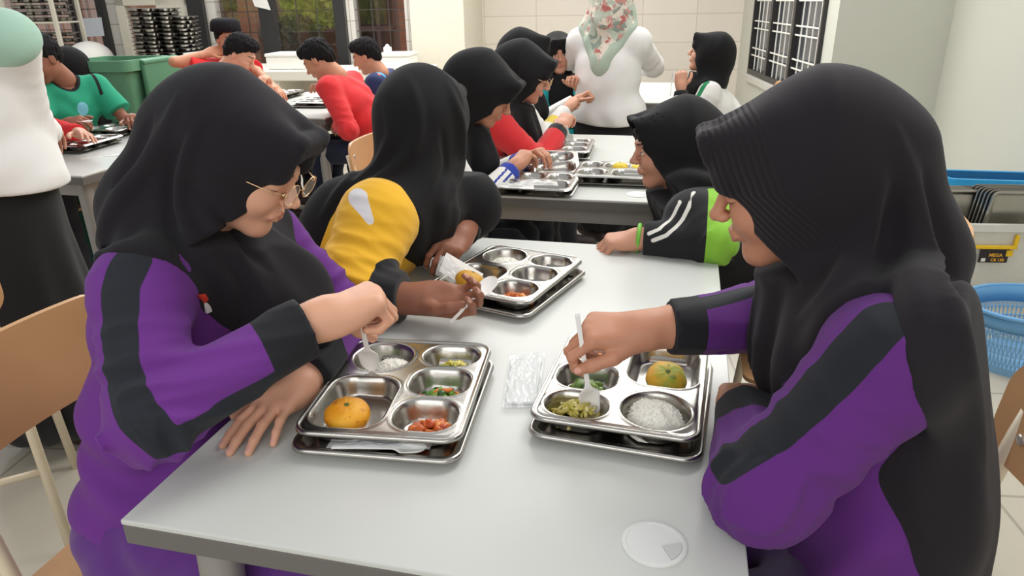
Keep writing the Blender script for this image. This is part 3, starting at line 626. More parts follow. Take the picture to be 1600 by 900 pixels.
def spoon(a, b, up, label, L=.135, name='plastic_spoon', bw=.0165, bl=.05):
    """handle end a towards bowl tip b; up is the side the bowl opens to"""
    a = Vector([float(x) for x in a]); b = Vector([float(x) for x in b]); t = (b-a).normalized(); L = (b-a).length; upv = Vector([float(x) for x in up]); upv = (upv-upv.dot(t)*t).normalized(); sd = t.cross(upv)
    n = 34; k = 10; vs = []; fs = []
    def wid(u):
        s0 = L-bl
        if u < s0-.012: return .0032+.0012*abs(u-s0*.3)/s0
        if u < s0: q = (u-(s0-.012))/.012; return .0040+(.009-.0040)*q*q
        q = (u-s0)/bl; return bw*math.sqrt(max(0, 1-((q-.50)/.50)**2))**.9*(1 if q > .5 else 1)+(.009*(1-q*2)**1.5 if q < .5 else 0)
    def dip(u):
        s0 = L-bl; q = (u-s0)/bl
        return .0085*math.sin(math.pi*min(max(q, 0), 1))**.8 if q > 0 else 0
    us = [L*i/n for i in range(n+1)]
    for side in (0, 1):
        for u in us:
            w_ = max(wid(u), .0003); dd = dip(u)
            for j in range(k+1):
                v = -1+2*j/k; z = -dd*(1-v*v)+(-.0012 if side else 0)-(.0010 if (side and u < L-bl) else 0); vs.append(a+t*u+sd*(v*w_)+upv*z)
    S = (n+1)*(k+1); I = lambda s, i, j: s*S+i*(k+1)+j
    for i in range(n):
        for j in range(k): fs.append((I(0, i, j), I(0, i, j+1), I(0, i+1, j+1), I(0, i+1, j))); fs.append((I(1, i+1, j), I(1, i+1, j+1), I(1, i, j+1), I(1, i, j)))
        fs.append((I(0, i, 0), I(0, i+1, 0), I(1, i+1, 0), I(1, i, 0))); fs.append((I(0, i+1, k), I(0, i, k), I(1, i, k), I(1, i+1, k)))
    for j in range(k): fs.append((I(0, 0, j+1), I(0, 0, j), I(1, 0, j), I(1, 0, j+1)))
    g = MB(); g.add(vs, fs); o = g.build(name, m_spoon, smooth=True); return tag(o, label, 'spoon')
m_film = mat('clear_film', 'f5f8fa', 0.12, alpha=0.22, var=0, spec=0.8)
def film(name, P, label, cat, seed, parent=None, amp=.003, m=None, nu=20, nv=24):
    """crinkled clear wrapping over a quad of four corners (world)"""
    rng = random.Random(seed); A, B, C_, D = [np.array(p, float) for p in P]; ph = [rng.uniform(0, 6.28) for _ in range(8)]; vs = []; fs = []
    for i in range(nu+1):
        for j in range(nv+1):
            u, v = i/nu, j/nv; p = (1-u)*(1-v)*A+u*(1-v)*B+u*v*C_+(1-u)*v*D
            z = amp*(math.sin(9*u+7*v+ph[0])*math.sin(6*v-5*u+ph[1])+.6*abs(math.sin(17*u+ph[2]+3*math.sin(5*v+ph[3])))+.5*abs(math.sin(15*v+ph[4]+4*math.sin(6*u+ph[5]))))
            vs.append(p+np.array([0, 0, abs(z)*min(1, 6*min(u, 1-u, v, 1-v)+.15)]))
    I = lambda i, j: i*(nv+1)+j
    for i in range(nu):
        for j in range(nv): fs.append((I(i, j), I(i+1, j), I(i+1, j+1), I(i, j+1)))
    g = MB(); g.add(vs, fs); o = g.build(name, m or m_film, parent, smooth=False); 
    md = o.modifiers.new('film', 'SOLIDIFY'); md.thickness = .0002
    if label: tag(o, label, cat)
    return o
# --- the tray of the girl with glasses
rz1 = math.radians(6.0)
tray('flat', (-.404, .905, .75+.0175), rz1-.02, 'flat steel tray under the food tray of the girl with glasses')
F1 = Frame(-.408, .920, ZU, rz1); tray('food', F1.p, rz1, 'steel food tray of the girl with glasses, orange fruit in its square hollow')
rice(F1, -.040, .080, .040, .036, .026, 'white rice in the round hollow beside the spoon of the girl with glasses', 3)
tangerine(F1(-.062, -.085, -TD+.001), .0345, 'bright orange tangerine in the tray of the girl with glasses', ('f2a11c', 'f6b62a', 'd9851a'), 11, tilt=(.12, .1), h=.64)
strips(F1, .066, .092, .032, .014, ('dccb5a', 'c6b348', 'e4d878', 'a9b04a'), 50, .018, .0026, 'shredded pale yellow vegetable in the far right hollow, tray of girl with glasses', 'shredded_vegetable', 5, 'food', h=.020)
stew(F1, .066, -.005, .036, .018, ('4d7a2c', '6f9b36', '3b5f2a', '88a848'), 34, .0085, 'green stir fried vegetables with carrot in the middle right hollow, tray with bright orange fruit', 'mixed_greens', 6, 'food', h=.018)
strips(F1, .062, -.002, .040, .016, ('d8652a', 'e07c34', '2e5a2c'), 9, .018, .003, 'orange carrot sticks among greens in the tray with bright orange fruit', 'carrot_sticks', 7, 'food', h=.022)
stew(F1, .070, -.100, .034, .020, ('d2702c', 'c05a22', 'e08a3c', 'b84a20'), 46, .0100, 'orange sauced diced tofu in the near right hollow, tray with bright orange fruit', 'sauced_tofu', 8, 'food', h=.020)
stew(F1, -.078, .085, .014, .016, ('a8b870', 'c3c98e', '7d9a4a'), 10, .0085, 'pale green vegetable piece under the spoon of the girl with glasses', 'pale_greens', 9, 'food', h=.020)
# --- the tray of the girl with the pleated brim (turned round)
rz2 = math.pi+math.radians(-3.2)
tray('flat', (-.055, .995, .75+.0175), rz2-.02, 'flat steel tray under the food tray of the girl with the pleated brim')
F2 = Frame(-.060, 1.010, ZU, rz2); tray('food', F2.p, rz2, 'steel food tray of the girl with the pleated brim, mottled fruit in its square hollow')
rice(F2, -.055, .084, .047, .042, .043, 'white rice heap in the near right hollow, tray of the girl with pleated brim', 13)
tangerine(F2(-.062, -.030, -TD+.001), .033, 'green and yellow mottled tangerine in the tray of the girl with pleated brim', ('dda72a', '9ba52e', '7d8a2c'), 12, tilt=(.38, .1), h=.68)
strips(F2, .062, .096, .034, .024, ('d8cc7c', 'c9b85c', 'e6dc9c', 'b9ae4c'), 70, .024, .0036, 'pale yellow cabbage strips in the near left hollow beside the spoon bowl', 'cabbage_strips', 15, 'food', h=.026)
stew(F2, .056, .014, .028, .016, ('5f7d34', '7f9a4a', '44602a'), 18, .0115, 'chunky green beans in the middle left hollow under the moving hand', 'green_beans', 16, 'food', h=.018)
stew(F2, .060, -.090, .030, .020, ('d6662c', 'c4471f', 'e08a4a'), 22, .0080, 'red orange sauced dish in the far left hollow behind the moving hand', 'sauced_tofu', 17, 'food', h=.012)
# --- the tray of the girl in yellow
rz3 = math.radians(-2.0)
P2c = [at(752, 388, z=ZU), at(900, 403, z=ZU), at(838, 475, z=ZU), at(692, 436, z=ZU)]; c3 = sum(P2c)/4
e3 = (P2c[1]-P2c[0])+(P2c[2]-P2c[3]); rz3 = math.atan2(e3[1], e3[0])
F3 = Frame(c3[0], c3[1], ZU, rz3); tray('food', F3.p, rz3, 'steel food tray of the girl in yellow, under her two hands')
tray('flat', (c3[0]+.006, c3[1]-.016, .75+.0175), rz3-.03, 'flat steel tray under the food tray of the girl in yellow')
rice(F3, -.055, .086, .044, .038, .024, 'flattened white rice in the far left hollow, tray of the girl in yellow', 23)
tangerine(F3(-.060, -.072, -TD+.001), .034, 'yellow green tangerine in the tray of the girl in yellow', ('dca326', 'a5a52c'), 21, tilt=(-.3, .3), h=.68)
stew(F3, .066, -.092, .034, .020, ('e0752f', 'd25a26', 'eb9a55', 'c8441f'), 30, .0085, 'bright orange red sauced dish in the near right hollow, tray of girl in yellow', 'sauced_tofu', 25, 'food', h=.016)
stew(F3, .068, .096, .022, .012, ('a9ae4c', '8d9a3c', 'd4cc82'), 9, .0070, 'few olive green vegetable pieces in the far right hollow, tray of girl in yellow', 'pale_greens', 26, 'food', h=.006)
# --- spoons, wrappings on the near table
spoon(F1(-.06, -.158, -.0165), F1(.075, -.146, -.0155), (0, 0, 1), 'white plastic spoon lying in the flat tray at the near edge', bl=.04, bw=.012)
film('clear_wrapper', [F1(-.065, -.166, -.014), F1(.082, -.156, -.0125), F1(.082, -.136, -.0125), F1(-.065, -.145, -.014)], 'clear wrapper around the spoon in the near flat tray', 'wrapper', 4, amp=.0025)
pk = [at(797, 560, z=.752), at(852, 553, z=.752), at(840, 641, z=.752), at(785, 641, z=.752)]
nap = MB(); pc = sum(pk)/4; q = [pc+(p-pc)*np.array([.84, .80, 1]) for p in pk]; 
for kk in range(3): nap.add([p+np.array([0, 0, .0008+kk*.0012]) for p in q]+[p+np.array([0, 0, .0017+kk*.0012]) for p in q], [(3, 2, 1, 0), (4, 5, 6, 7), (0, 1, 5, 4), (1, 2, 6, 5), (2, 3, 7, 6), (3, 0, 4, 7)])
tag(nap.build('paper_napkin', mat('tissue', 'f6f6f4', 0.9, var=.01, bump=.3, bscale=150)), 'folded white tissue sealed in clear plastic between the trays', 'napkin')
film('clear_wrapper', [p+np.array([0, 0, .005]) for p in pk], 'clear plastic packet around the folded tissue between the trays', 'wrapper', 9, amp=.0035)
# --- trays on the second table and beyond
def pair(px, py, rz, who, dz=0, group='paired steel trays on the tables behind'):
    c = at(px, py, z=.775); tray('flat', (c[0], c[1]-.012, .75+.0175), rz, 'flat steel tray %s' % who, group, True)
    tray('food', (c[0], c[1], ZU), rz, 'divided steel tray %s' % who, group, True); return Frame(c[0], c[1], ZU, rz)
Fa = pair(880, 230, .04, 'in front of the girl in the red jacket')
Fb = pair(966, 269, math.pi/2+.0, 'in front of the girl with white and black sleeves')
Fd = pair(127, 222, .1, 'at the near edge of the left table behind the standing woman', group='paired steel trays on the left table')
Fe = pair(192, 199, math.pi-.1, 'before the boy in teal', group='paired steel trays on the left table')
Ff = pair(497, 158, math.pi+.05, 'before the crouched boy in red', group='paired steel trays on the boys table')
Fg = pair(437, 146, .05, 'before the boys on the far side of the middle table', group='paired steel trays on the boys table')
c = at(832, 287, z=.768); tray('flat', (c[0], c[1], .7675), math.pi/2-.0, 'flat steel tray with wrapped packets near the edge of the second table', small=True)
tray('food', (c[0], c[1], .7705+.012), math.pi/2, 'shallow divided steel tray closing the flat one near the second table edge', small=True)
Ht = at(842, 258, Y=2.62); Hm = Matrix.Rotation(.16, 3, 'X') @ Matrix.Rotation(-.10, 3, 'Y') @ Matrix.Rotation(math.pi/2+.2, 3, 'Z')
tray('food', Ht, 0, 'tilted divided steel tray held by the girl with blue striped sleeves', small=True, M=Hm)
tangerine(Fb(.062, .0, -TD), .03, 'yellow fruit in the tray before the girl with black and white sleeves', ('e8c62a', 'd8b624'), 31, h=.75)
tangerine(Fb(.064, -.060, -TD), .026, 'smaller yellow fruit behind the first in the same tray', ('e8c62a', 'd8b624'), 32, h=.75)
rice(Fb, -.055, .086, .038, .034, .018, 'white rice in the tray before the girl with black and white sleeves', 33, grains=80)
rice(Fa, -.055, .086, .038, .034, .018, 'white rice in the tray of the girl in red', 34, grains=80)
stew(Fe, .06, .0, .03, .02, ('9aa842', 'c8bd50'), 10, .009, 'green and yellow vegetables in the tray before the boy in teal', 'mixed_greens', 35, 'food')
stew(Fd, .0, .05, .03, .02, ('e3b14c', 'd99a3a'), 8, .009, 'yellow food in the tray by the open hand', 'yellow_food', 36, 'food')
c = at(545/2.648+700, 686/2.648, z=.752); spoon(c, c+np.array([.13, .0, .0]), (0, 0, 1), 'white plastic spoon lying on the second table between the trays')
c = at(125, 248, z=.752); spoon(c, c+np.array([.12, .12, .0]), (0, 0, 1), 'white plastic spoon on the left table beside the tray')
for i, (px, py, sc_) in enumerate(((805, 291, 1.), (842, 286, .9))):
    c = at(px, py, z=.79); w_, h_ = .07, .03; film('clear_wrapper', [c+np.array(v) for v in ((-w_, -h_, 0), (w_, -h_, 0), (w_*.8, h_, 0), (-w_*.9, h_, 0))], ('crumpled clear wrapper lying on the closed tray beside the striped sleeve', 'smooth white packet lying on the closed tray, farther from the striped sleeve')[i], 'wrapper', 40+i, amp=.006, m=mat('milky_film', 'ecebe8', .25, alpha=.7, var=.02), nu=8, nv=8)
ORD = ['topmost', 'second from the top', 'third from the top', 'fourth from the top', 'fifth from the top', 'sixth from the top', 'seventh from the top', 'eighth from the top', 'ninth from the top', 'tenth from the top', 'eleventh from the top', 'twelfth from the top', 'thirteenth from the top', 'fourteenth from the top', 'lowest of the stack']
# --- trays standing in the white box by the wall, and stacked on the counter
tb = at(1560, 345, d=3.36)
for i in range(7):
    Mx = Matrix.Rotation(TH-.02, 3, 'Z') @ Matrix.Rotation(-.16, 3, 'Y') @ Matrix.Rotation(math.pi/2-.10, 3, 'X') @ Matrix.Rotation(math.pi, 3, 'X')
    tray('flat', (bx[0]+.085-i*.010, bx[1]+.075+i*.016, zt-.005+i*.001), 0, 'steel tray upright in the white box, right group, %s' % ('frontmost', 'second from the front', 'third from the front', 'fourth from the front', 'fifth from the front', 'sixth from the front', 'rearmost')[i], 'upright steel trays in the white box', True, M=Matrix.Rotation(TH, 3, 'Z') @ Matrix.Rotation(math.radians(100), 3, 'X') @ Matrix.Rotation(math.pi/2*0, 3, 'Z'))
for i in range(5):
    tray('flat', (bx[0]-.15, bx[1]+.11+i*.02, zt-.02-.0*i), 0, 'steel tray upright in the white box, left group, %s' % ('frontmost', 'second from the front', 'third from the front', 'fourth from the front', 'rearmost')[i], 'upright steel trays in the white box', True, M=Matrix.Rotation(TH, 3, 'Z') @ Matrix.Rotation(math.radians(96), 3, 'X'))
rg = random.Random(4)
for si_, (px, pt, n_, rot) in enumerate(((246, 7, 15, .0), (270, 7, 15, .25), (293, 20, 13, .1))):
    a0 = wallpt(px, 105, 6.66+.06*si_); hz = 0.822; top = wallpt(px, pt, 6.66+.06*si_)[2]; dz = (top-hz-.03)/n_
    for i in range(n_):
        tray('food', (a0[0]+rg.uniform(-.004, .004), a0[1]+rg.uniform(-.01, .01), hz+.036+i*dz), TH+rot*.2+(math.pi if i % 2 else 0), 'steel tray in the %s counter stack, %s' % (('left', 'middle', 'right')[si_], ORD[min(n_-1-i, 13)] if i else 'lowest of the stack'), 'steel trays stacked on the counter, stack %s' % ('left', 'middle', 'right')[si_], True)
rk = thing('tray_rack', 'cream rack with shelves of steel trays behind the standing woman in white', 'rack', room(sx_(75, 6.7), 6.7, 0)); g = MB()
a_, b_ = sx_(30, 6.7), sx_(105, 6.7)
for s in (a_, b_): rbox(g, s-.015, s+.015, 6.5, 6.53, 0, 1.75); rbox(g, s-.015, s+.015, 6.85, 6.88, 0, 1.75)
g.build('rack_post', m_cream, rk)
for k_ in range(5): 
    g = MB(); rbox(g, a_, b_, 6.5, 6.88, .35+k_*.3-.015, .35+k_*.3); g.build('rack_shelf', m_cream, rk)
for k_ in range(3):
    for q_, sx0 in enumerate((a_+.14, b_-.14)):
        for i in range(4):
            p = room(sx0, 6.69, .95+k_*.3+.035+i*.055) ; tray('food', p, TH+(math.pi if i % 2 else 0), 'steel tray on the %s shelf of the cream rack, %s pile, %s' % (('lowest', 'middle', 'upper')[k_], ('left', 'right')[q_], ('at its bottom', 'second up', 'third up', 'on top')[i]), 'steel trays on the cream rack', True)
# ------------------------------------------------------------------ soft bodies: blended volumes turned into meshes
def V_(*a): return np.array(a, float)
def unit(v): v = np.array(v, float); return v/np.linalg.norm(v)
def cap(P, a, b, ra, rb):
    ab = b-a; L2 = float(ab@ab)+1e-12; t = np.clip(((P-a)@ab)/L2, 0, 1); q = P-a-t[:, None]*ab
    return np.sqrt(np.einsum('ij,ij->i', q, q))-(ra+(rb-ra)*t)
def ell(P, c, R, r):
    q = (P-c) @ R.T; k0 = np.sqrt((((q/r)**2).sum(1)))+1e-9; k1 = np.sqrt(((q/(r*r))**2).sum(1))+1e-9
    return k0*(k0-1)/k1
def smin(a, b, k):
    if k <= 0: return np.minimum(a, b)
    h = np.maximum(k-np.abs(a-b), 0)/k; return np.minimum(a, b)-h*h*k*.25
def smax(a, b, k): return -smin(-a, -b, k)
I3 = np.eye(3)
def field(prims, k=.02):
    """prims: ('c',a,b,ra,rb[,k]) tapered limb, ('e',c,radii[,R[,k]]) ellipsoid, ('-c',...) carve"""
    pr = []
    for p in prims:
        t = p[0]
        if t in ('c', '-c'): pr.append((t, np.array(p[1], float), np.array(p[2], float), p[3], p[4], p[5] if len(p) > 5 else k))
        else: pr.append((t, np.array(p[1], float), np.array(p[2], float), p[3] if len(p) > 3 and p[3] is not None else I3, p[4] if len(p) > 4 else k))
    def fn(P):
        d = None
        for p in pr:
            e = cap(P, *p[1:5]) if p[0][-1] == 'c' else ell(P, p[1], p[3], p[2])
            kk = p[-1]
            if p[0][0] == '-': d = smax(d, -e, kk)
            else: d = e if d is None else smin(d, e, kk)
        return d
    return fn
def bounds(prims, pad):
    lo = np.full(3, 1e9); hi = -lo
    for p in prims:
        if p[0] == 'c':
            for c, r in ((p[1], p[3]), (p[2], p[4])): c = np.array(c, float); lo = np.minimum(lo, c-r); hi = np.maximum(hi, c+r)
        elif p[0] == 'e': c = np.array(p[1], float); r = max(p[2]); lo = np.minimum(lo, c-r); hi = np.maximum(hi, c+r)
    return lo-pad, hi+pad
def nets(fn, lo, hi, h, B=8):
    """surface of fn = 0 between lo and hi, cell size h"""
    lo = np.array(lo, float); hi = np.array(hi, float)
    nb = np.ceil((hi-lo)/(h*B)).astype(int)+1; n = nb*B
    cc = np.stack(np.meshgrid(*[np.arange(k) for k in nb], indexing='ij'), -1).reshape(-1, 3)
    cen = lo+(cc+.5)*B*h-.5*h; dc = fn(cen); act = np.abs(dc) < B*h*.5*1.732*1.45+h*2
    Vv = np.repeat(np.repeat(np.repeat(np.where(dc < 0, -1., 1.).reshape(nb), B, 0), B, 1), B, 2).astype(np.float32)
    off = np.stack(np.meshgrid(*[np.arange(B)]*3, indexing='ij'), -1).reshape(-1, 3)
    ids = cc[act]
    for s in range(0, len(ids), 400):
        blk = ids[s:s+400]; idx = (blk[:, None, :]*B+off[None]).reshape(-1, 3); val = fn(lo+idx*h); Vv[idx[:, 0], idx[:, 1], idx[:, 2]] = val
    S = Vv < 0
    c8 = [S[i:n[0]-1+i, j:n[1]-1+j, k:n[2]-1+k] for i in (0, 1) for j in (0, 1) for k in (0, 1)]
    a_ = c8[0].copy(); o_ = c8[0].copy()
    for c in c8[1:]: a_ &= c; o_ |= c
    cells = np.argwhere(o_ & ~a_)
    if len(cells) == 0: return np.zeros((0, 3)), np.zeros((0, 4), int)
    vid = np.full(n-1, -1, np.int64); vid[cells[:, 0], cells[:, 1], cells[:, 2]] = np.arange(len(cells))
    acc = np.zeros((len(cells), 3)); cnt = np.zeros(len(cells))
    cor = [(i, j, k) for i in (0, 1) for j in (0, 1) for k in (0, 1)]
    for a in range(8):
        for b in range(a+1, 8):
            A, Bc = cor[a], cor[b]
            if sum(abs(A[q]-Bc[q]) for q in range(3)) != 1: continue
            va = Vv[cells[:, 0]+A[0], cells[:, 1]+A[1], cells[:, 2]+A[2]]; vb = Vv[cells[:, 0]+Bc[0], cells[:, 1]+Bc[1], cells[:, 2]+Bc[2]]
            m = (va < 0) != (vb < 0); t = np.where(m, va/np.where(m, va-vb, 1), 0)
            for q in range(3): acc[:, q] += np.where(m, A[q]+t*(Bc[q]-A[q]), 0)
            cnt += m
    verts = lo+(cells+acc/cnt[:, None])*h
    quads = []
    for ax in range(3):
        u, v = [(1, 2), (2, 0), (0, 1)][ax]
        sl = [slice(0, None)]*3; s0 = [slice(None)]*3; s1 = [slice(None)]*3
        s0[ax] = slice(0, n[ax]-1); s1[ax] = slice(1, n[ax])
        e = S[tuple(s0)] != S[tuple(s1)]; E = np.argwhere(e); E = E[(E[:, u] > 0) & (E[:, v] > 0) & (E[:, u] < n[u]-1) & (E[:, v] < n[v]-1)]
        ins = S[E[:, 0], E[:, 1], E[:, 2]]
        def g(du, dv):
            q = E.copy(); q[:, u] -= du; q[:, v] -= dv; return vid[q[:, 0], q[:, 1], q[:, 2]]
        Q = np.stack([g(1, 1), g(0, 1), g(0, 0), g(1, 0)], 1); Q[~ins] = Q[~ins][:, ::-1]; quads.append(Q)
    Q = np.concatenate(quads); Q = Q[(Q >= 0).all(1)]
    # drop stray islands made by inactive blocks
    return verts, Q
def soft(name, parts, m, parent=None, zones=None, relax=0):
    """parts: list of (fn, lo, hi, h) joined in one mesh; zones: dict attribute -> function of points"""
    vs, qs, b = [], [], 0
    for (fn, lo, hi, h) in parts:
        v, q = nets(fn, lo, hi, h)
        for _ in range(relax):
            s = np.zeros_like(v); c = np.zeros(len(v))
            for a_, b_ in ((0, 1), (1, 2), (2, 3), (3, 0)):
                np.add.at(s, q[:, a_], v[q[:, b_]]); np.add.at(c, q[:, a_], 1); np.add.at(s, q[:, b_], v[q[:, a_]]); np.add.at(c, q[:, b_], 1)
            v = v*.5+.5*s/np.maximum(c, 1)[:, None]
        vs.append(v); qs.append(q+b); b += len(v)
    v = np.concatenate(vs); q = np.concatenate(qs)
    me = bpy.data.meshes.new(name); me.vertices.add(len(v)); me.vertices.foreach_set('co', v.ravel().astype(np.float32)); me.loops.add(len(q)*4); me.loops.foreach_set('vertex_index', q.ravel().astype(np.int32))
    me.polygons.add(len(q)); me.polygons.foreach_set('loop_start', np.arange(0, len(q)*4, 4, dtype=np.int32)); me.update(calc_edges=True)
    if zones:
        for an, zf in zones.items():
            at_ = me.attributes.new(an, 'FLOAT', 'POINT'); at_.data.foreach_set('value', np.asarray(zf(v), np.float32))
    return link(name, me, m, parent, smooth=True)
def trace(px, py, fn, t0=.3, t1=6.0):
    """where the sight line of this pixel first meets a surface"""
    px = np.atleast_1d(np.array(px, float)); py = np.atleast_1d(np.array(py, float))
    D = CW+((px-800)/FPX)[:, None]*CR-((py-450)/FPX)[:, None]*CU; L = np.linalg.norm(D, axis=1); D = D/L[:, None]; t = np.full(len(px), t0)
    for _ in range(140):
        d = fn(CAMP+t[:, None]*D); t = t+np.clip(d, -.01, .2)*.8
    return CAMP+t[:, None]*D
def dpoly(P, pts, ws=None):
    """distance to a chain of points"""
    d = None
    for i in range(len(pts)-1):
        e = cap(P, pts[i], pts[i+1], 0 if ws is None else ws[i], 0 if ws is None else ws[i+1]); d = e if d is None else np.minimum(d, e)
    return d
def vnoise(P, s, seed=0):
    r = np.random.default_rng(seed); o = 0
    for i in range(5):
        k = r.normal(size=3)*s; k2 = r.normal(size=3)*s; o = o+np.sin(P@k+r.uniform(0, 6))*np.sin(P@k2+r.uniform(0, 6))
    return o/2.5

class Head:
    """forward, left, up axes from the facing angle (yaw, degrees from +x), nod (down positive) and tilt"""
    def __init__(s, c, yaw, nod=0, tilt=0, size=1.0):
        s.c = np.array(c, float); s.s = size; a, p, t = [math.radians(v) for v in (yaw, nod, tilt)]
        f = V_(math.cos(a), math.sin(a), 0); l = V_(-math.sin(a), math.cos(a), 0); u = V_(0, 0, 1)
        f, u = f*math.cos(p)-u*math.sin(p), u*math.cos(p)+f*math.sin(p)
        l, u = l*math.cos(t)+u*math.sin(t), u*math.cos(t)-l*math.sin(t)
        s.f, s.l, s.u = f, l, u; s.R = np.stack([f, l, u])
    def loc(s, P): return ((P-s.c) @ s.R.T)/s.s
    def w(s, x, y, z): return s.c+s.s*(x*s.f+y*s.l+z*s.u)

_face = [('e', (-.012, 0, .032), (.092, .074, .085)), ('e', (.020, 0, -.030), (.062, .060, .078), None, .03), ('c', (.040, 0, -.074), (.062, 0, -.098), .028, .0165, .025),
         ('c', (.008, .040, -.060), (.052, .014, -.094), .018, .014, .03), ('c', (.008, -.040, -.060), (.052, -.014, -.094), .018, .014, .03),
         ('e', (.052, .030, -.030), (.034, .028, .032), None, .02), ('e', (.052, -.030, -.030), (.034, .028, .032), None, .02),
         ('c', (.078, .026, .027), (.086, .006, .026), .010, .010, .015), ('c', (.078, -.026, .027), (.086, -.006, .026), .010, .010, .015),
         ('-e', (.101, .031, .006), (.017, .017, .013), None, .016), ('-e', (.101, -.031, .006), (.017, .017, .013), None, .016),
         ('c', (.084, 0, .014), (.105, 0, -.022), .0075, .0095, .010), ('e', (.107, 0, -.026), (.0105, .0105, .009), None, .008), ('e', (.098, .0115, -.029), (.0095, .0065, .0075), None, .006), ('e', (.098, -.0115, -.029), (.0095, .0065, .0075), None, .006),
         ('e', (.0735, .031, .004), (.0150, .0150, .0135), None, .003), ('e', (.0735, -.031, .004), (.0150, .0150, .0135), None, .003),
         ('c', (.080, .012, -.058), (.080, -.012, -.058), .010, .010, .014),
         ('c', (.0895, .006, -.0555), (.0855, .021, -.060), .0052, .0024, .004), ('c', (.0895, -.006, -.0555), (.0855, -.021, -.060), .0052, .0024, .004), ('c', (.0895, -.006, -.0555), (.0895, .006, -.0555), .0048, .0048, .003),
         ('c', (.0880, -.008, -.0655), (.0880, .008, -.0655), .0052, .0052, .005), ('c', (.0880, .008, -.0655), (.085, .019, -.0615), .0050, .0022, .004), ('c', (.0880, -.008, -.0655), (.085, -.019, -.0615), .0050, .0022, .004),
         ('-c', (.0975, -.012, -.0607), (.0975, .012, -.0607), .0046, .0046, .002), ('-e', (.110, .0058, -.0352), (.0055, .0028, .0030), None, .002), ('-e', (.110, -.0058, -.0352), (.0055, .0028, .0030), None, .002)]
_ears = [('e', (-.008, .074, -.006), (.017, .008, .030), None, .006), ('-e', (-.003, .084, -.004), (.009, .006, .018), None, .004), ('e', (-.008, -.074, -.006), (.017, .008, .030), None, .006), ('-e', (-.003, -.084, -.004), (.009, .006, .018), None, .004)]
def face_fn(H, ears=False, neck=None):
    g = field(_face+(_ears if ears else []))
    def fn(P):
        d = g(H.loc(P))*H.s
        if neck is not None: d = smin(d, cap(P, H.w(-.022, 0, -.055), neck, .050, .056), .025)
        return d
    return fn
def face_zones(H, look='down'):
    def side(Q): R = Q.copy(); R[:, 1] = np.abs(R[:, 1]); return R
    def lips(P):
        Q = side(H.loc(P)); a = cap(Q, V_(.094, 0, -.056), V_(.087, .0195, -.0605), .0050, .0016); b = cap(Q, V_(.092, 0, -.0655), V_(.086, .018, -.0615), .0058, .0018); return -np.minimum(a, b)
    def brow(P):
        Q = side(H.loc(P)); Q[:, 0] = .085; a = cap(Q, V_(.085, .014, .026), V_(.085, .036, .030), .0030, .0028); b = cap(Q, V_(.085, .036, .030), V_(.085, .050, .025), .0028, .0010); d = -np.minimum(a, b); return np.where(H.loc(P)[:, 0] > .03, d, -1)
    def lash(P):
        L_ = H.loc(P); Q = side(L_); z0 = -.0035 if look == 'down' else .0065
        d = []
        for i in range(8):
            pass
        y = Q[:, 1]-.031; zc = z0+(-1 if look == 'down' else -1)*(y*y)*(18 if look != 'down' else -16); w_ = .0013*np.clip(1-(np.abs(y)/.0150)**4, 0, 1)+(-.002)*(np.abs(y) > .0150)
        d = w_-np.abs(Q[:, 2]-zc); return np.where((L_[:, 0] > .062), d, -1)
    def eye(P):
        L_ = H.loc(P); Q = side(L_)
        if look == 'down': return np.full(len(P), -1.)
        y = Q[:, 1]-.031; h_ = .0055*(1-(y/.0140)**2); d = h_-np.abs(Q[:, 2]-.0015); return np.where(L_[:, 0] > .062, d, -1)
    def iris(P):
        if look == 'down': return np.full(len(P), -1.)
        L_ = H.loc(P); Q = side(L_); d = .0055-np.sqrt((Q[:, 1]-.031)**2+(Q[:, 2]-.002)**2); return np.minimum(d, eye(P))
    def nos(P):
        Q = side(H.loc(P)); return .0034-np.linalg.norm((Q-V_(.1075, .0058, -.0345))*V_(1, 1, 1.1), axis=1)
    return {'lips': lips, 'brow': brow, 'lash': lash, 'eye': eye, 'iris': iris, 'nostril': nos}
def skin_mat(name, base, lip, nail='e0a896'):
    return zmat(name, base, [('lips', lip, .0022), ('nail', nail, .0008), ('nostril', '4a2a22', .0012), ('eye', 'e9e2dc', .0004), ('iris', '241712', .0005), ('brow', '30231f', .0014), ('lash', '231815', .0006)], rough=.5, bump=.08, bscale=500, var=.03, spec=.35, sss=.12)

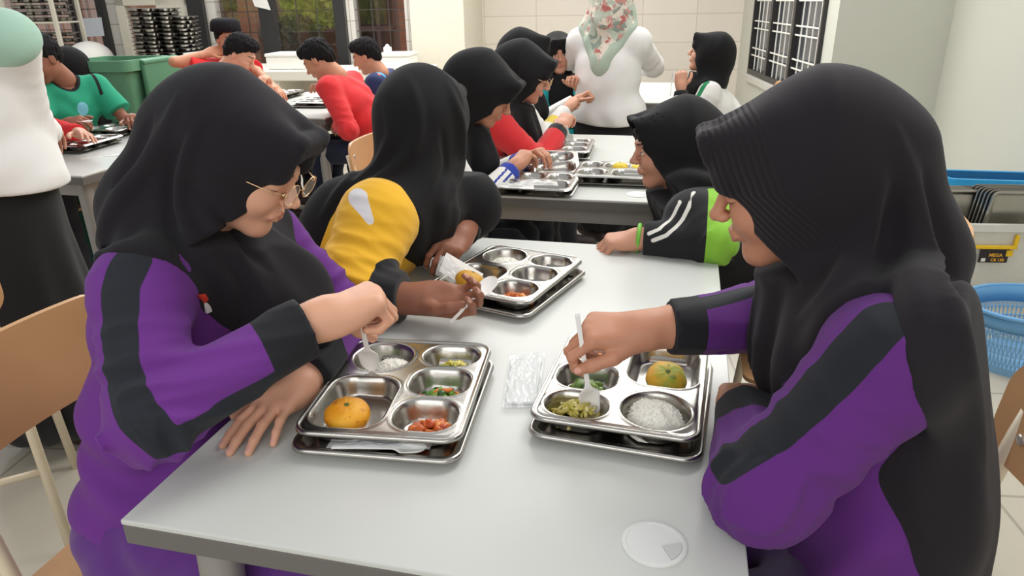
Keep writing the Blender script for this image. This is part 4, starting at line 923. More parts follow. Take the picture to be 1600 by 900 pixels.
FING = [(.0260, .084, (.040, .024, .019), (.0088, .0080, .0072, .0062)), (.0088, .087, (.044, .028, .020), (.0090, .0082, .0074, .0064)), (-.0088, .084, (.041, .026, .020), (.0087, .0079, .0071, .0061)), (-.0255, .076, (.032, .019, .017), (.0078, .0070, .0063, .0055))]
class Hand:
    """palm, four fingers and a thumb; n is where the palm faces; curls in degrees per joint"""
    def __init__(s, W, f, n, side, curls, thumb=((.6, .7, .3), (.85, .4, .3), (.95, .1, .3)), spread=(6, 1, -4, -9), s_=.92, fore=None, fr=(.026, .036)):
        s.W = np.array(W, float); f = unit(f); n = np.array(n, float); n = unit(n-(n@f)*f); th = np.cross(f, n)*(1 if side == 'R' else -1); s.f, s.n, s.th, s.k = f, n, th, s_
        pt = lambda a, b, c: s.W+s_*(a*f+b*th+c*n)
        palm = []; fingers = []; s.nails = []; s.tips = []; s.joints = []
        for i, (lat, fwd, ln, rr) in enumerate(FING):
            base = pt(fwd, lat, 0.0 if i != 0 else .0); palm.append(('c', pt(.004, lat*.55, 0), base, .0145*s_, .0118*s_, .014*s_))
            a0 = math.radians(spread[i]); ff = f*math.cos(a0)+th*math.sin(a0); ang = 0; p = base; ch = []; js = [p]
            for j in range(3):
                ang += math.radians(curls[i][j]); dr = ff*math.cos(ang)+n*math.sin(ang); q = p+dr*ln[j]*s_; ch.append(('c', p, q, rr[j]*s_, rr[j+1]*s_, .003)); p = q; js.append(p)
            up_ = -(n*math.cos(ang)-ff*math.sin(ang)); s.nails.append((p-dr*.003*s_+up_*rr[3]*s_*.72, dr, up_)); s.tips.append(p); fingers.append(ch); s.joints.append(js)
        palm.append(('e', pt(.045, 0, .002), (.042*s_, .034*s_, .0135*s_), np.stack([f, th, n]), .012*s_)); palm.append(('e', pt(.038, -.022, .010), (.030*s_, .014*s_, .012*s_), np.stack([f, th, n]), .012*s_))
        p = pt(.018, .018, .006); ch = []; js = [p]; tr = (.0150, .0112, .0100, .0078); tl = (.044, .032, .025)
        for j in range(3):
            dr = unit(thumb[j][0]*f+thumb[j][1]*th+thumb[j][2]*n); q = p+dr*tl[j]*s_; ch.append(('c', p, q, tr[j]*s_, tr[j+1]*s_, .005)); p = q; js.append(p)
        fingers.append(ch); s.tips.append(p); s.joints.append(js)
        side_up = unit(np.cross(dr, np.cross(thumb_up(thumb, f, th, n), dr))); s.nails.append((p-dr*.003*s_+side_up*tr[3]*s_*.72, dr, side_up))
        s.palm = palm; s.fingers = fingers; s.fore = fore; s.fr = fr; pf = field(palm); ffs = [field(c) for c in fingers]
        def fn(P):
            d = pf(P)
            if fore is not None: d = smin(d, cap(P, s.W+.012*f, np.array(fore, float), fr[0]*s_, fr[1]*s_), .022)
            g = None
            for a, c in zip(ffs, (.0015, .0015, .0015, .0015, .0015)):
                e = a(P); g = e if g is None else smin(g, e, c)
            return smin(d, g, .0065*s_)
        s.fn = fn
    def part(s, h):
        pr = s.palm+[c for ch in s.fingers for c in ch]; lo, hi = bounds(pr, .012)
        if s.fore is not None: lo = np.minimum(lo, s.fore-.05); hi = np.maximum(hi, s.fore+.05)
        return (s.fn, lo, hi, h)
    def nail(s, P):
        d = np.full(len(P), -1.)
        for (c, dr, up_) in s.nails:
            q = P-c; a = q@dr; b = q@up_; l = q@np.cross(dr, up_); m = (np.abs(b) < .006*s.k) & ((q@up_) > -.0025*s.k); e = .0052*s.k-np.sqrt((a*.85)**2+(l*1.05)**2); d = np.where(m, np.maximum(d, e), d)
        return d
def thumb_up(t, f, th, n):
    return unit(-n*.6+th*.7+f*.05)

def sleeve_fn(sh, el, wr, r, seed=0, wr_amp=.0035, cuff=None):
    """a loose sleeve: shoulder, elbow, wrist; folds gather at the elbow"""
    sh, el, wr = [np.array(v, float) for v in (sh, el, wr)]; u1, u2 = unit(el-sh), unit(wr-el)
    base = field([('c', sh, el, r[0], r[1]), ('c', el, wr, r[1], r[2], .02)])
    rg = np.random.default_rng(seed); ph = rg.uniform(0, 6, 6); side = unit(np.cross(u1, u2)+1e-6)
    def fn(P):
        d = base(P); q = P-el; s1 = q@u1; s2 = q@u2; ax = np.where((P-el)@(u1-u2) < 0, s1, s2); o = q@side
        w_ = np.exp(-(np.linalg.norm(q, axis=1)/.085)**2); w2 = .35
        fold = 1.6-2.6*np.abs(np.sin(ax*70+1.3*np.sin(o*38+ph[0])+ph[1]))**.8+.8*(.8-1.5*np.abs(np.sin(ax*115+1.8*np.sin(o*30+ph[2])+ph[3])))
        long_ = np.sin(P@rg_dir*38+1.3*np.sin(ax*30+ph[4]))*.8
        return d-wr_amp*(w_+.22)*fold*.8-wr_amp*.6*long_
    rg_dir = unit(np.cross(u1, side)*.5+side)
    return fn
def sleeve_prims(sh, el, wr, r): return [('c', sh, el, r[0], r[1]), ('c', el, wr, r[1], r[2])]
_hood = [('e', (-.060, 0, .022), (.122, .096, .124)), ('c', (-.040, .022, .048), (.097, .036, .085), .098, .025, .03), ('c', (-.040, -.022, .048), (.097, -.036, .085), .098, .025, .03),
         ('c', (.0, .030, .040), (.078, .040, .034), .070, .026, .03), ('c', (.0, -.030, .040), (.078, -.040, .034), .070, .026, .03),
         ('c', (.097, .036, .085), (.097, -.036, .085), .0235, .0235, .006), ('c', (-.01, .026, .0), (.020, .024, -.070), .080, .054, .03), ('c', (-.01, -.026, .0), (.020, -.024, -.070), .080, .054, .03), ('c', (-.025, 0, -.080), (-.07, 0, -.16), .066, .085, .04)]
OPEN = ((.130, .16), (.114, .108), (.108, .050), (.102, .012), (.034, -.088), (.008, -.13), (.0, -.16))
def hood_fn(H, open_pts=OPEN, extra=(), chin=.128, shell=.010, pleats=None, bulk=1.0):
    """returns the closed hood and the opening for the face that is cut from it afterwards"""
    pr = [(p[0], p[1], tuple(v*bulk for v in p[2]))+tuple(p[3:]) if p[0] == 'e' else (p[0], p[1], p[2], p[3]*bulk, p[4]*bulk)+tuple(p[5:]) for p in _hood]
    g = field(pr+list(extra)); ox = np.array([p[0] for p in open_pts][::-1]); oz = np.array([p[1] for p in open_pts][::-1])
    def raw(P):
        Q = H.loc(P); d = g(Q)
        if pleats:
            xo = np.interp(Q[:, 2], oz, ox); s = (xo-Q[:, 0]); w_ = np.clip((s-.004)/.004, 0, 1)*np.clip((pleats-s)/.012, 0, 1)*np.clip((Q[:, 2]+.085)/.03, 0, 1); d = d+.0030*w_*(np.abs(np.sin(s*math.pi/.0095))-1)
        return d*H.s
    def cut(P, d):
        Q = H.loc(P); xo = np.interp(Q[:, 2], oz, ox)-6*Q[:, 1]**2*0; op = np.minimum((Q[:, 0]-xo)*.9, Q[:, 2]+chin)*H.s
        cav = np.minimum(np.minimum(Q[:, 0]-.02, -(g(Q)+shell)), Q[:, 2]+.10)*H.s
        return smax(smax(d, op, .003), cav, .002)
    return raw, cut
# ------------------------------------------------------------------ people
SKINS = {'a': skin_mat('skin_light', 'dfa98c', 'c17468'), 'b': skin_mat('skin_warm', 'c48b6e', 'b0705e'), 'c': skin_mat('skin_brown', '9a6650', '9a5f52', 'd8a593'), 'd': skin_mat('skin_rose', 'cc957b', 'bb6f66')}
def cmat(name, c, sheen=0.15, **k): return zmat(name, c, [], rough=.9, sheen=sheen, **k)
m_hij = cmat('black_jersey', '1b181e', .05, bump=.15, bscale=1500); m_hij2 = cmat('black_plum_jersey', '1d181e', .06, bump=.15, bscale=1500); m_hijb = cmat('black_crepe', '161517', .03)
m_trk = cmat('dark_trousers', '22222a', .1); m_shoe = mat('dark_shoe', '3a2c2a', .6); m_sole = mat('shoe_sole', 'd9d5cc', .7)
def A_(v): return np.array(v, float)
def body_parts(H, neck, J, hh, hands, ears=False, hface=.0022, coarse=.012):
    """one body: head and hands fine, the rest under the clothes coarser"""
    tor = [('c', neck, J['chest'], .045, .085), ('c', J['chest'], J['waist'], .085, .085), ('c', J['waist'], J['pel'], .085, .095), ('c', J['shL'], J['shR'], .045, .045)]
    for s in 'LR': tor += [('c', J['sh'+s], J['el'+s], .036, .030), ('c', J['el'+s], J['wr'+s], .030, .024)]
    tf = field(tor, .02); lo, hi = bounds(tor, .02); ff = face_fn(H, ears, neck); n2 = A_(neck)
    lo2 = np.minimum(H.c-.135*H.s, n2-.05); hi2 = np.maximum(H.c+.145*H.s, n2+.05)
    P = [(ff, lo2, hi2, hface), (tf, lo, hi, coarse)]
    for hd in hands: P.append(hd.part(hh))
    return P
def all_zones(H, hands, look='down'):
    z = face_zones(H, look)
    def nl(P):
        d = np.full(len(P), -1.)
        for h in hands: d = np.maximum(d, h.nail(P))
        return d
    z['nail'] = nl; return z
def torso_prims(J, rp=.13, rw=.115, rc=.115, rs=.07, lat=None):
    l = unit(A_(J['shL'])-A_(J['shR'])); out = []
    for c, w_, r in ((J['pel'], .060, rp), (J['waist'], .045, rw), (J['chest'], .055, rc)): out.append(('c', A_(c)-l*w_, A_(c)+l*w_, r, r, .05))
    out.append(('c', J['pel'], J['waist'], rp, rw, .05)); out.append(('c', J['waist'], J['chest'], rw, rc, .05))
    c = (A_(J['shL'])+A_(J['shR']))/2; out.append(('c', J['shL'], J['shR'], rs, rs, .05)); return out
def trousers(root, J, m, feet=None, r=(.088, .062, .052), shoes=True, h=.010, skirt=False, hip=.10, shoe_m=None):
    pr = [('c', A_(J['pel'])+V_(0, 0, -.02), A_(J['pel']), hip+.02, hip+.02)]
    for s in 'LR': pr += [('c', A_(J['hip'+s]), J['kn'+s], r[0], r[1]), ('c', J['kn'+s], J['an'+s], r[1], r[2])]
    if skirt: pr += [('c', (A_(J['hipL'])+A_(J['hipR']))/2, (A_(J['anL'])+A_(J['anR']))/2, .14, .16, .1)]
    f = field(pr, .05); lo, hi = bounds(pr, .02); g = lambda P: f(P)+.004*np.sin(P[:, 2]*60+2*np.sin(P[:, 0]*40))*np.exp(-0*P[:, 0])
    soft('trousers' if not skirt else 'skirt', [(g, lo, hi, h)], m, root)
    if shoes:
        for s in 'LR':
            a = A_(J['an'+s]); d = A_(J.get('toe', V_(1, 0, 0))); d = unit(V_(d[0], d[1], 0)); a0 = V_(a[0], a[1], .045)
            pr = [('c', a0-d*.03+V_(0, 0, .02), a0+d*.03, .045, .042), ('c', a0+d*.03, a0+d*.14+V_(0, 0, -.008), .042, .032)]; f2 = field(pr, .02); lo, hi = bounds(pr, .01)
            soft('shoe', [(lambda P: np.maximum(f2(P), .012-P[:, 2]), lo, hi, .007)], shoe_m or m_shoe, root)
            mbs = MB(); n = 20; mbs.prism([(a0[0]+d[0]*(.055+.105*math.cos(t))-d[1]*.042*math.sin(t), a0[1]+d[1]*(.055+.105*math.cos(t))+d[0]*.042*math.sin(t)) for t in [2*math.pi*i/n for i in range(n)]], 0, .014); mbs.build('shoe_sole', m_sole, root)
def cape(neckp, base_fn, regions, H, hood, k=.05, th=.012, folds=None, fn_amp=.006, nf=9, seed=0, zc=None, kreg=.015, kh=.035, ridge=.007, drape=(), ups=(-.030, 0, -.125), regx=None, clip=None):
    """the cloth below the hood: follows the shoulders, cut off along a hem"""
    rg = np.random.default_rng(seed); ph = rg.uniform(0, 6, 6); n0 = A_(neckp); reg = field(regions, .03); zc = zc or n0[2]
    ups = H.w(*ups); dr = field(list(drape), .05) if drape else None; hood, cut = hood
    def base(P):
        d = smin(base_fn(P)-th, cap(P, ups, n0+V_(0, 0, -.04), .064, .10), k)
        if dr is not None: d = smin(d, dr(P), k)
        q = P-n0; a = np.arctan2(q[:, 1], q[:, 0]); hgt = np.clip((ups[2]+.03-P[:, 2])/.16, 0, 1)
        fold = np.sin(nf*a+ph[0]+6*q[:, 2]+1.2*np.sin(3*a+ph[1]))+.5*np.sin((nf*1.7)*a+ph[2]-9*q[:, 2])
        d = d-fn_amp*hgt*fold
        rr = reg(P) if regx is None else smin(reg(P), regx(P), .02)
        if clip is not None: rr = smax(rr, clip(P), .03)
        return smax(d, rr, kreg)
    def fn0(P): return smin(hood(P), base(P), kh)
    def fn(P): return cut(P, fn0(P))
    if not folds: return fn
    rid = []
    for fo in folds:
        q_ = np.array(fo[0], float); u0 = np.r_[0, np.cumsum(np.hypot(*np.diff(q_, axis=0).T))]; uu = np.linspace(0, u0[-1], 16)
        xs_, ys_ = np.interp(uu, u0, q_[:, 0]), np.interp(uu, u0, q_[:, 1])
        for _ in range(2): xs_[1:-1] = (xs_[:-2]+2*xs_[1:-1]+xs_[2:])/4; ys_[1:-1] = (ys_[:-2]+2*ys_[1:-1]+ys_[2:])/4
        pts = trace(xs_, ys_, fn); rr_ = fo[1] if len(fo) > 1 else ridge; r = [-.016+(rr_+.016)*math.sin(math.pi*(i+.2)/15.4)**.45 for i in range(16)]; sgn = fo[2] if len(fo) > 2 else 1; rid.append((pts, r, sgn))
    def fn2(P):
        d = fn0(P)
        for pts, r, sgn in rid:
            e = dpoly(P, pts, r)
            d = smin(d, e, .022) if sgn > 0 else smax(d, -e, .018)
        return cut(P, d)
    return fn2
def glasses(root, H, m_fr, m_lens):
    g = MB(); R_ = .023
    for sy in (-1, 1):
        pts = [H.w(.112-abs(.0)-.10*max(0, abs(.033*sy+math.cos(a)*R_)-.03)**1*.35, sy*.033+math.cos(a)*R_*1.08, .002+math.sin(a)*R_*.86) for a in [2*math.pi*i/28 for i in range(28)]]
        g.tube(pts, .0011*H.s, 6, closed=True)
        g.tube([H.w(.109, sy*.057, .008), H.w(.09, sy*.072, .009), H.w(.02, sy*.078, .006), H.w(-.02, sy*.078, -.004)], .0011*H.s, 6)
        g.box(H.w(.107, sy*.058, .008), (.004, .006, .005), R=Matrix([list(H.f), list(H.l), list(H.u)]).transposed())
    g.tube([H.w(.112, -.010, .006), H.w(.116, 0, .009), H.w(.112, .010, .006)], .001*H.s, 6)
    fr = g.build('glasses_frame', m_fr, root, smooth=True)
    for sy in (-1, 1):
        g = MB(); pts = [H.w(.1118-.10*max(0, abs(.033*sy+math.cos(a)*R_)-.03)**1*.35, sy*.033+math.cos(a)*R_*1.04, .002+math.sin(a)*R_*.82) for a in [2*math.pi*i/28 for i in range(28)]]; q = [p-H.f*.0008 for p in pts]
        g.add(pts+q, [tuple(range(28)), tuple(range(55, 27, -1))]+[(i, 28+i, 28+(i+1) % 28, (i+1) % 28) for i in range(28)]); g.build('lens', m_lens, root)
m_gold = mat('pale_gold_wire', 'd8b48a', .25, metal=.8); m_lens = mat('clear_lens', 'f2f4f6', .02, alpha=.12, var=0, spec=.9)

# === the girl with glasses, left side of the near table
r1 = thing('person', 'girl in purple tracksuit, black headscarf and glasses dipping a spoon into her tray', 'person', (-.86, .86, 0), group='pupils and helpers in the canteen')
H = Head(at(380, 253, d=1.06), 3, 27, size=.87); nk = H.w(-.06, 0, -.165)
J = dict(pel=(-.84, .87, .57), waist=(-.83, .88, .72), chest=(-.785, .915, .87), shR=(-.728, .775, .982), shL=(-.725, 1.085, .955), elR=(-.655, .668, .848), wrR=(-.512, .833, .916), elL=(-.590, 1.085, .815), wrL=(-.566, .915, .792),
         hipL=(-.84, .95, .53), hipR=(-.84, .77, .53), knL=(-.46, .96, .53), knR=(-.46, .76, .53), anL=(-.44, .97, .09), anR=(-.44, .75, .09), toe=(1, 0, 0))
hR = Hand((-.500, .850, .920), (.62, .66, .18), (.35, .45, -.85), 'R', [(62, 85, 50), (66, 85, 50), (70, 85, 50), (72, 80, 50)], thumb=((.5, .35, .75), (.55, .15, .8), (.6, -.1, .75)), s_=1.08, fore=A_(J['wrR'])+V_(-.03, -.03, -.002), fr=(.029, .0285))
hL = Hand((-.569, .900, .787), (-.13, -.99, -.06), (.05, 0, -1), 'L', [(8, 12, 6), (4, 16, 8), (6, 16, 8), (10, 18, 10)], thumb=((.45, .75, .25), (.8, .5, .1), (.95, .2, .1)), spread=(7, 2, -4, -10), s_=.98, fore=A_(J['wrL'])+V_(0, .03, .005), fr=(.027, .034))
soft('body', body_parts(H, nk, J, .0022, [hR, hL]), SKINS['a'], r1, all_zones(H, [hR, hL]))
glasses(r1, H, m_gold, m_lens)
tp = torso_prims(J, .115, .10, .105, .062); tf = field(tp, .05)
sR = sleeve_fn(J['shR'], J['elR'], J['wrR'], (.062, .058, .046), 1, .0062); sL = sleeve_fn(J['shL'], J['elL'], J['wrL'], (.066, .056, .040), 2, .006)
def jk(P):
    d = tf(P); q = P[:, 2]; d = d-.006*np.sin(q*70+2.2*np.sin(P[:, 0]*22+P[:, 1]*17))*np.clip((.80-q)/.12, 0, 1)
    d = smin(d, sR(P), .03); d = smin(d, sL(P), .03)
    for a, b, w_ in (((-.512, .834, .917), (.62, .66, .18), .0), ((-.568, .905, .79), (-.13, -.99, -.06), .0)):
        a = V_(*a); u_ = unit(V_(*b)); near = np.linalg.norm(P-a, axis=1) < .085; pl = (P-a)@u_; d = np.where(near, smax(d, pl, .003), d)
    return d
lo, hi = bounds(tp+sleeve_prims(J['shR'], J['elR'], J['wrR'], (.07, .065, .045))+sleeve_prims(J['shL'], J['elL'], J['wrL'], (.07, .06, .045)), .03)
stp = trace([205, 185, 183, 192, 214, 262, 330, 400, 455, 500], [405, 450, 520, 590, 650, 690, 660, 615, 580, 548], jk)
stL = [V_(-.70, 1.13, 1.02), V_(-.56, 1.14, .86), V_(-.54, 1.02, .84)]
def z_st(P): return np.maximum(.0255-dpoly(P, stp), .02-dpoly(P, stL))
def z_cf(P):
    a = V_(-.512, .834, .917); u_ = unit(V_(.62, .66, .18)); b = V_(-.568, .905, .79); v_ = V_(-.13, -.99, -.06)
    c1 = np.minimum((P-a)@u_+.070, .075-np.linalg.norm(P-a+u_*.035, axis=1)); c2 = np.minimum((P-b)@v_+.075, .08-np.linalg.norm(P-b+v_*.035, axis=1)); return np.maximum(c1, c2)
m_purp = zmat('purple_tracksuit', '6c3089', [('stripe', '24272f'), ('cuff', '1f2025')], rough=.85, sheen=.05, bump=.12, bscale=1200)
soft('jacket', [(jk, lo, hi, .0048)], m_purp, r1, {'stripe': z_st, 'cuff': z_cf})
hd = hood_fn(H, bulk=.93, shell=.014)
cp = cape(nk, tf, [('c', nk+V_(0, .02, .05), nk+V_(-.03, .03, -.03), .20, .17), ('c', nk, (-.575, 1.0, .84), .125, .085), ('c', nk, (-.90, .97, .83), .16, .08)], H, hd, drape=[('c', H.w(-.10, 0, -.02), H.w(-.135, 0, -.17), .075, .068), ('c', H.w(-.135, 0, -.17), (-.815, .93, .90), .068, .06), ('c', (-.815, .95, .90), (-.865, .96, .80), .06, .03), ('c', H.w(0, 0, -.15), (-.64, .97, .90), .052, .075), ('c', (-.64, .97, .90), (-.585, .95, .86), .075, .055)], th=.012, fn_amp=.006, nf=8, seed=5,
          folds=[([(322, 172), (290, 220), (275, 290), (290, 367), (349, 438), (420, 510)], .010), ([(277, 150), (262, 198), (240, 240), (205, 280), (163, 345), (150, 420)], .010), ([(300, 300), (331, 349), (372, 400), (415, 460), (440, 520)], .008), ([(300, 190), (268, 260), (262, 330), (285, 400), (320, 450)], .006, -1), ([(330, 320), (380, 385), (430, 430)], .005, -1), ([(240, 180), (215, 240), (175, 300)], .006, -1)])
soft('headscarf', [(cp, V_(-1.06, .68, .72), V_(-.44, 1.18, 1.34), .0042)], m_hij, r1)
# flag patch on her chest
fp = trace([308, 322, 335, 321, 316, 329], [461, 457, 483, 489, 473, 470], jk, t0=.5)
def patch(pts, m, nm, lift):
    g = MB(); n_ = unit(np.cross(pts[1]-pts[0], pts[2]-pts[0])); n_ = n_ if n_@CW < 0 else -n_; g.add([p+n_*lift for p in pts]+[p-n_*.004 for p in pts], [(0, 1, 2, 3), (7, 6, 5, 4), (0, 4, 5, 1), (1, 5, 6, 2), (2, 6, 7, 3), (3, 7, 4, 0)]); return g.build(nm, m, r1)
patch([fp[0], fp[1], fp[5], fp[4]], mat('patch_red', 'e2402c', .7), 'flag_patch', .0035); patch([fp[4], fp[5], fp[2], fp[3]], mat('patch_white', 'f1efec', .7), 'flag_patch', .0035)
trousers(r1, J, cmat('purple_trousers', '5b2a7c', .2), r=(.098, .075, .06), hip=.10)
spoon(at(560, 482, d=1.055), at(580, 580, d=1.165), -CW+V_(0, 0, .35), 'white plastic spoon held by the girl with glasses over the rice', bw=.0155, bl=.050)

# === the girl with the pleated brim, right side of the near table
r3 = thing('person', 'girl in purple tracksuit whose plum black headscarf has a pleated brim', 'person', (.36, .88, 0), group='pupils and helpers in the canteen')
H = Head(at(1231, 285, d=.95), 180, 16, size=.92); nk = H.w(-.06, 0, -.165)
J = dict(pel=(.31, .87, .57), waist=(.30, .88, .72), chest=(.262, .915, .87), shL=(.245, .772, .975), shR=(.235, 1.10, .965), elL=(.128, .735, .812), wrL=(.118, .915, .797), elR=(.185, 1.13, .865), wrR=(.000, .985, .893),
         hipL=(.34, .78, .53), hipR=(.34, .96, .53), knL=(-.04, .78, .53), knR=(-.04, .96, .53), anL=(-.05, .78, .09), anR=(-.05, .98, .09), toe=(-1, 0, 0))
hR = Hand((-.030, .968, .892), (-.93, -.25, .05), (-.05, .25, -.95), 'R', [(45, 62, 35), (52, 66, 38), (60, 68, 40), (66, 66, 40)], thumb=((.78, .50, .25), (.92, .10, .40), (.8, -.2, .6)), s_=1.0, fore=A_(J['wrR'])+V_(.02, .012, 0), fr=(.027, .036))
hL = Hand((.112, .935, .790), (.1, .95, -.1), (0, 0, -1), 'L', [(20, 30, 20)]*4, s_=.95, fore=A_(J['wrL']))
soft('body', body_parts(H, nk, J, .0024, [hR, hL]), SKINS['b'], r3, all_zones(H, [hR, hL]))
tp = torso_prims(J, .108, .096, .096, .062); tf = field(tp, .05)
sL = sleeve_fn(J['shL'], J['elL'], J['wrL'], (.068, .064, .046), 3, .0055); sR = sleeve_fn(J['shR'], J['elR'], J['wrR'], (.068, .058, .042), 4, .006)
def jk(P):
    d = tf(P); q = P[:, 2]; d = d-.005*np.sin(P[:, 0]*60+2.2*np.sin(P[:, 1]*22+q*17))*np.clip((.84-q)/.12, 0, 1)
    d = smin(d, sR(P), .03); d = smin(d, sL(P), .03)
    for a, b in (((.004, .986, .893), (-.93, -.25, .0)), ((.118, .93, .797), (.0, 1, -.05))):
        a = V_(*a); u_ = unit(V_(*b)); near = np.linalg.norm(P-a, axis=1) < .085; pl = (P-a)@u_; d = np.where(near, smax(d, pl, .003), d)
    return d
lo, hi = bounds(tp+sleeve_prims(J['shR'], J['elR'], J['wrR'], (.07, .065, .045))+sleeve_prims(J['shL'], J['elL'], J['wrL'], (.08, .07, .05)), .03)
stp = trace([1385, 1345, 1300, 1245, 1190, 1140], [495, 535, 585, 640, 685, 722], jk)
def z_st(P):
    return np.maximum(.027-dpoly(P, stp), .018-dpoly(P, [V_(.20, 1.15, 1.02), V_(.14, 1.10, .92), V_(.03, .99, .935)]))
def z_cf(P):
    a = V_(.004, .986, .893); u_ = unit(V_(-.93, -.25, 0)); b = V_(.118, .93, .797); v_ = V_(0, 1, -.05)
    c1 = np.minimum((P-a)@u_+.050, .075-np.linalg.norm(P-a+u_*.025, axis=1)); c2 = np.minimum((P-b)@v_+.08, .08-np.linalg.norm(P-b+v_*.035, axis=1)); return np.maximum(c1, c2)
soft('jacket', [(jk, lo, hi, .0048)], zmat('deep_purple_tracksuit', '5f2879', [('stripe', '1f2128'), ('cuff', '1b1b20')], rough=.85, sheen=.04, bump=.12, bscale=1200), r3, {'stripe': z_st, 'cuff': z_cf})
hd = hood_fn(H)
cp = cape(nk, tf, [('c', nk+V_(0, .0, .05), nk+V_(.05, .04, -.02), .185, .165), ('c', nk, (.20, 1.0, .84), .13, .10), ('c', nk, (.40, .83, .80), .16, .14), ('c', (.40, .83, .80), (.40, .80, .66), .13, .10)], H, hd, drape=[('c', H.w(-.10, 0, .0), H.w(-.140, 0, -.15), .09, .068), ('c', H.w(-.140, 0, -.15), (.272, .88, .90), .068, .078), ('c', (.290, .805, .99), (.325, .815, .80), .072, .072), ('c', (.325, .815, .80), (.350, .82, .64), .072, .05), ('c', H.w(0, 0, -.15), (.22, 1.0, .88), .055, .085)], th=.014, fn_amp=.008, nf=8, seed=8,
          clip=lambda P: (P-V_(.385, .80, .83))@unit(V_(.9, -.42, .25)), regx=lambda P: np.maximum(np.maximum((V_(.268, .75, .95)-P)@unit(V_(1, -.25, .42)), np.linalg.norm(P-V_(.33, .86, .84), axis=1)-.32), .63-P[:, 2]), folds=[([(1375, 260), (1370, 330), (1340, 400), (1300, 450), (1250, 500)], .010), ([(1400, 200), (1440, 330), (1480, 460), (1520, 600), (1540, 720)], .011), ([(1420, 300), (1430, 420), (1450, 520)], .009), ([(1395, 280), (1392, 380), (1360, 460)], .010, -1), ([(1440, 260), (1470, 380), (1500, 500)], .008, -1)])
def pleat_material():
    m = m_hij2.copy(); m.name = 'plum_jersey_pleated'; nt = m.node_tree; N = nt.nodes; L = nt.links; a = N.new('ShaderNodeAttribute'); a.attribute_name = 'rim'; a2 = N.new('ShaderNodeAttribute'); a2.attribute_name = 'pleat_area'
    k = N.new('ShaderNodeMath'); k.operation = 'MULTIPLY'; k.inputs[1].default_value = math.pi/.0092; L.new(a.outputs['Fac'], k.inputs[0]); sn = N.new('ShaderNodeMath'); sn.operation = 'SINE'; L.new(k.outputs[0], sn.inputs[0]); ab = N.new('ShaderNodeMath'); ab.operation = 'ABSOLUTE'; L.new(sn.outputs[0], ab.inputs[0])
    mu = N.new('ShaderNodeMath'); mu.operation = 'MULTIPLY'; L.new(ab.outputs[0], mu.inputs[0]); L.new(a2.outputs['Fac'], mu.inputs[1]); bp = N.new('ShaderNodeBump'); bp.inputs['Strength'].default_value = .9; bp.inputs['Distance'].default_value = .0035; L.new(mu.outputs[0], bp.inputs['Height']); L.new(bp.outputs[0], N['Principled BSDF'].inputs['Normal']); return m
H3_ = H; _ox = np.array([p[0] for p in OPEN][::-1]); _oz = np.array([p[1] for p in OPEN][::-1])
def z_rim(P): Q = H3_.loc(P); return np.interp(Q[:, 2], _oz, _ox)-Q[:, 0]
def z_pl(P): Q = H3_.loc(P); s = z_rim(P); return np.clip((s-.010)/.004, 0, 1)*np.clip((.095-s)/.010, 0, 1)*np.clip((Q[:, 2]+.085)/.02, 0, 1)
soft('headscarf', [(cp, V_(.0, .66, .52), V_(.66, 1.18, 1.36), .0045)], pleat_material(), r3, {'rim': z_rim, 'pleat_area': z_pl})
trousers(r3, J, cmat('dark_purple_trousers', '3f1c58', .2), r=(.098, .075, .06), hip=.10)
spoon(at(902, 490, d=1.000), at(926, 654, d=1.085), -CW+V_(0, 0, .35), 'white plastic spoon held upright by the girl with the pleated brim', bw=.0148, bl=.054)

# === the girl in yellow, turned away, second on the left side
r2 = thing('person', 'girl in yellow top with white and black trim turning her covered head away', 'person', (-.90, 1.48, 0), group='pupils and helpers in the canteen')
H = Head(at(672, 196, d=1.66), 84, 8, size=.90); nk = H.w(-.06, 0, -.165)
J = dict(pel=(-.90, 1.50, .57), waist=(-.85, 1.49, .70), chest=(-.705, 1.48, .84), shR=(-.618, 1.345, .925), shL=(-.61, 1.63, .90), elR=(-.640, 1.218, .818), wrR=(-.512, 1.222, .798), elL=(-.515, 1.68, .835), wrL=(-.512, 1.575, .825),
         hipL=(-.88, 1.58, .53), hipR=(-.88, 1.42, .53), knL=(-.46, 1.60, .53), knR=(-.46, 1.40, .53), anL=(-.44, 1.6, .09), anR=(-.46, 1.40, .09), toe=(1, 0, 0))
hR = Hand((-.490, 1.222, .802), (.92, .02, -.02), (-.05, -.52, .75), 'R', [(30, 52, 30), (26, 50, 30), (30, 52, 30), (34, 54, 32)], thumb=((.75, .45, .50), (.93, .05, .45), (.95, -.25, .20)), s_=1.02, fore=A_(J['wrR'])+V_(-.03, 0, 0), fr=(.028, .036))
hL = Hand((-.497, 1.548, .838), (-.10, -.80, -.12), (-.35, .15, -.85), 'L', [(30, 60, 30), (38, 55, 30), (46, 55, 30), (55, 60, 35)], thumb=((.7, .55, .35), (.8, .25, .5), (.8, .0, .6)), s_=.98, fore=A_(J['wrL'])+V_(.01, .02, .01), fr=(.027, .034))
soft('body', body_parts(H, nk, J, .0024, [hR, hL], hface=.003), SKINS['c'], r2, all_zones(H, [hR, hL]))
tp = torso_prims(J, .125, .115, .115, .066); tf = field(tp, .05)
sR = sleeve_fn(J['shR'], J['elR'], J['wrR'], (.084, .072, .048), 11, .0045); sL = sleeve_fn(J['shL'], J['elL'], J['wrL'], (.060, .052, .044), 12, .004)
RC = V_(-.525, 1.222, .799); RU_ = V_(1, 0, 0); LC = V_(-.505, 1.588, .83); LU_ = unit(V_(-.1, -1, 0))
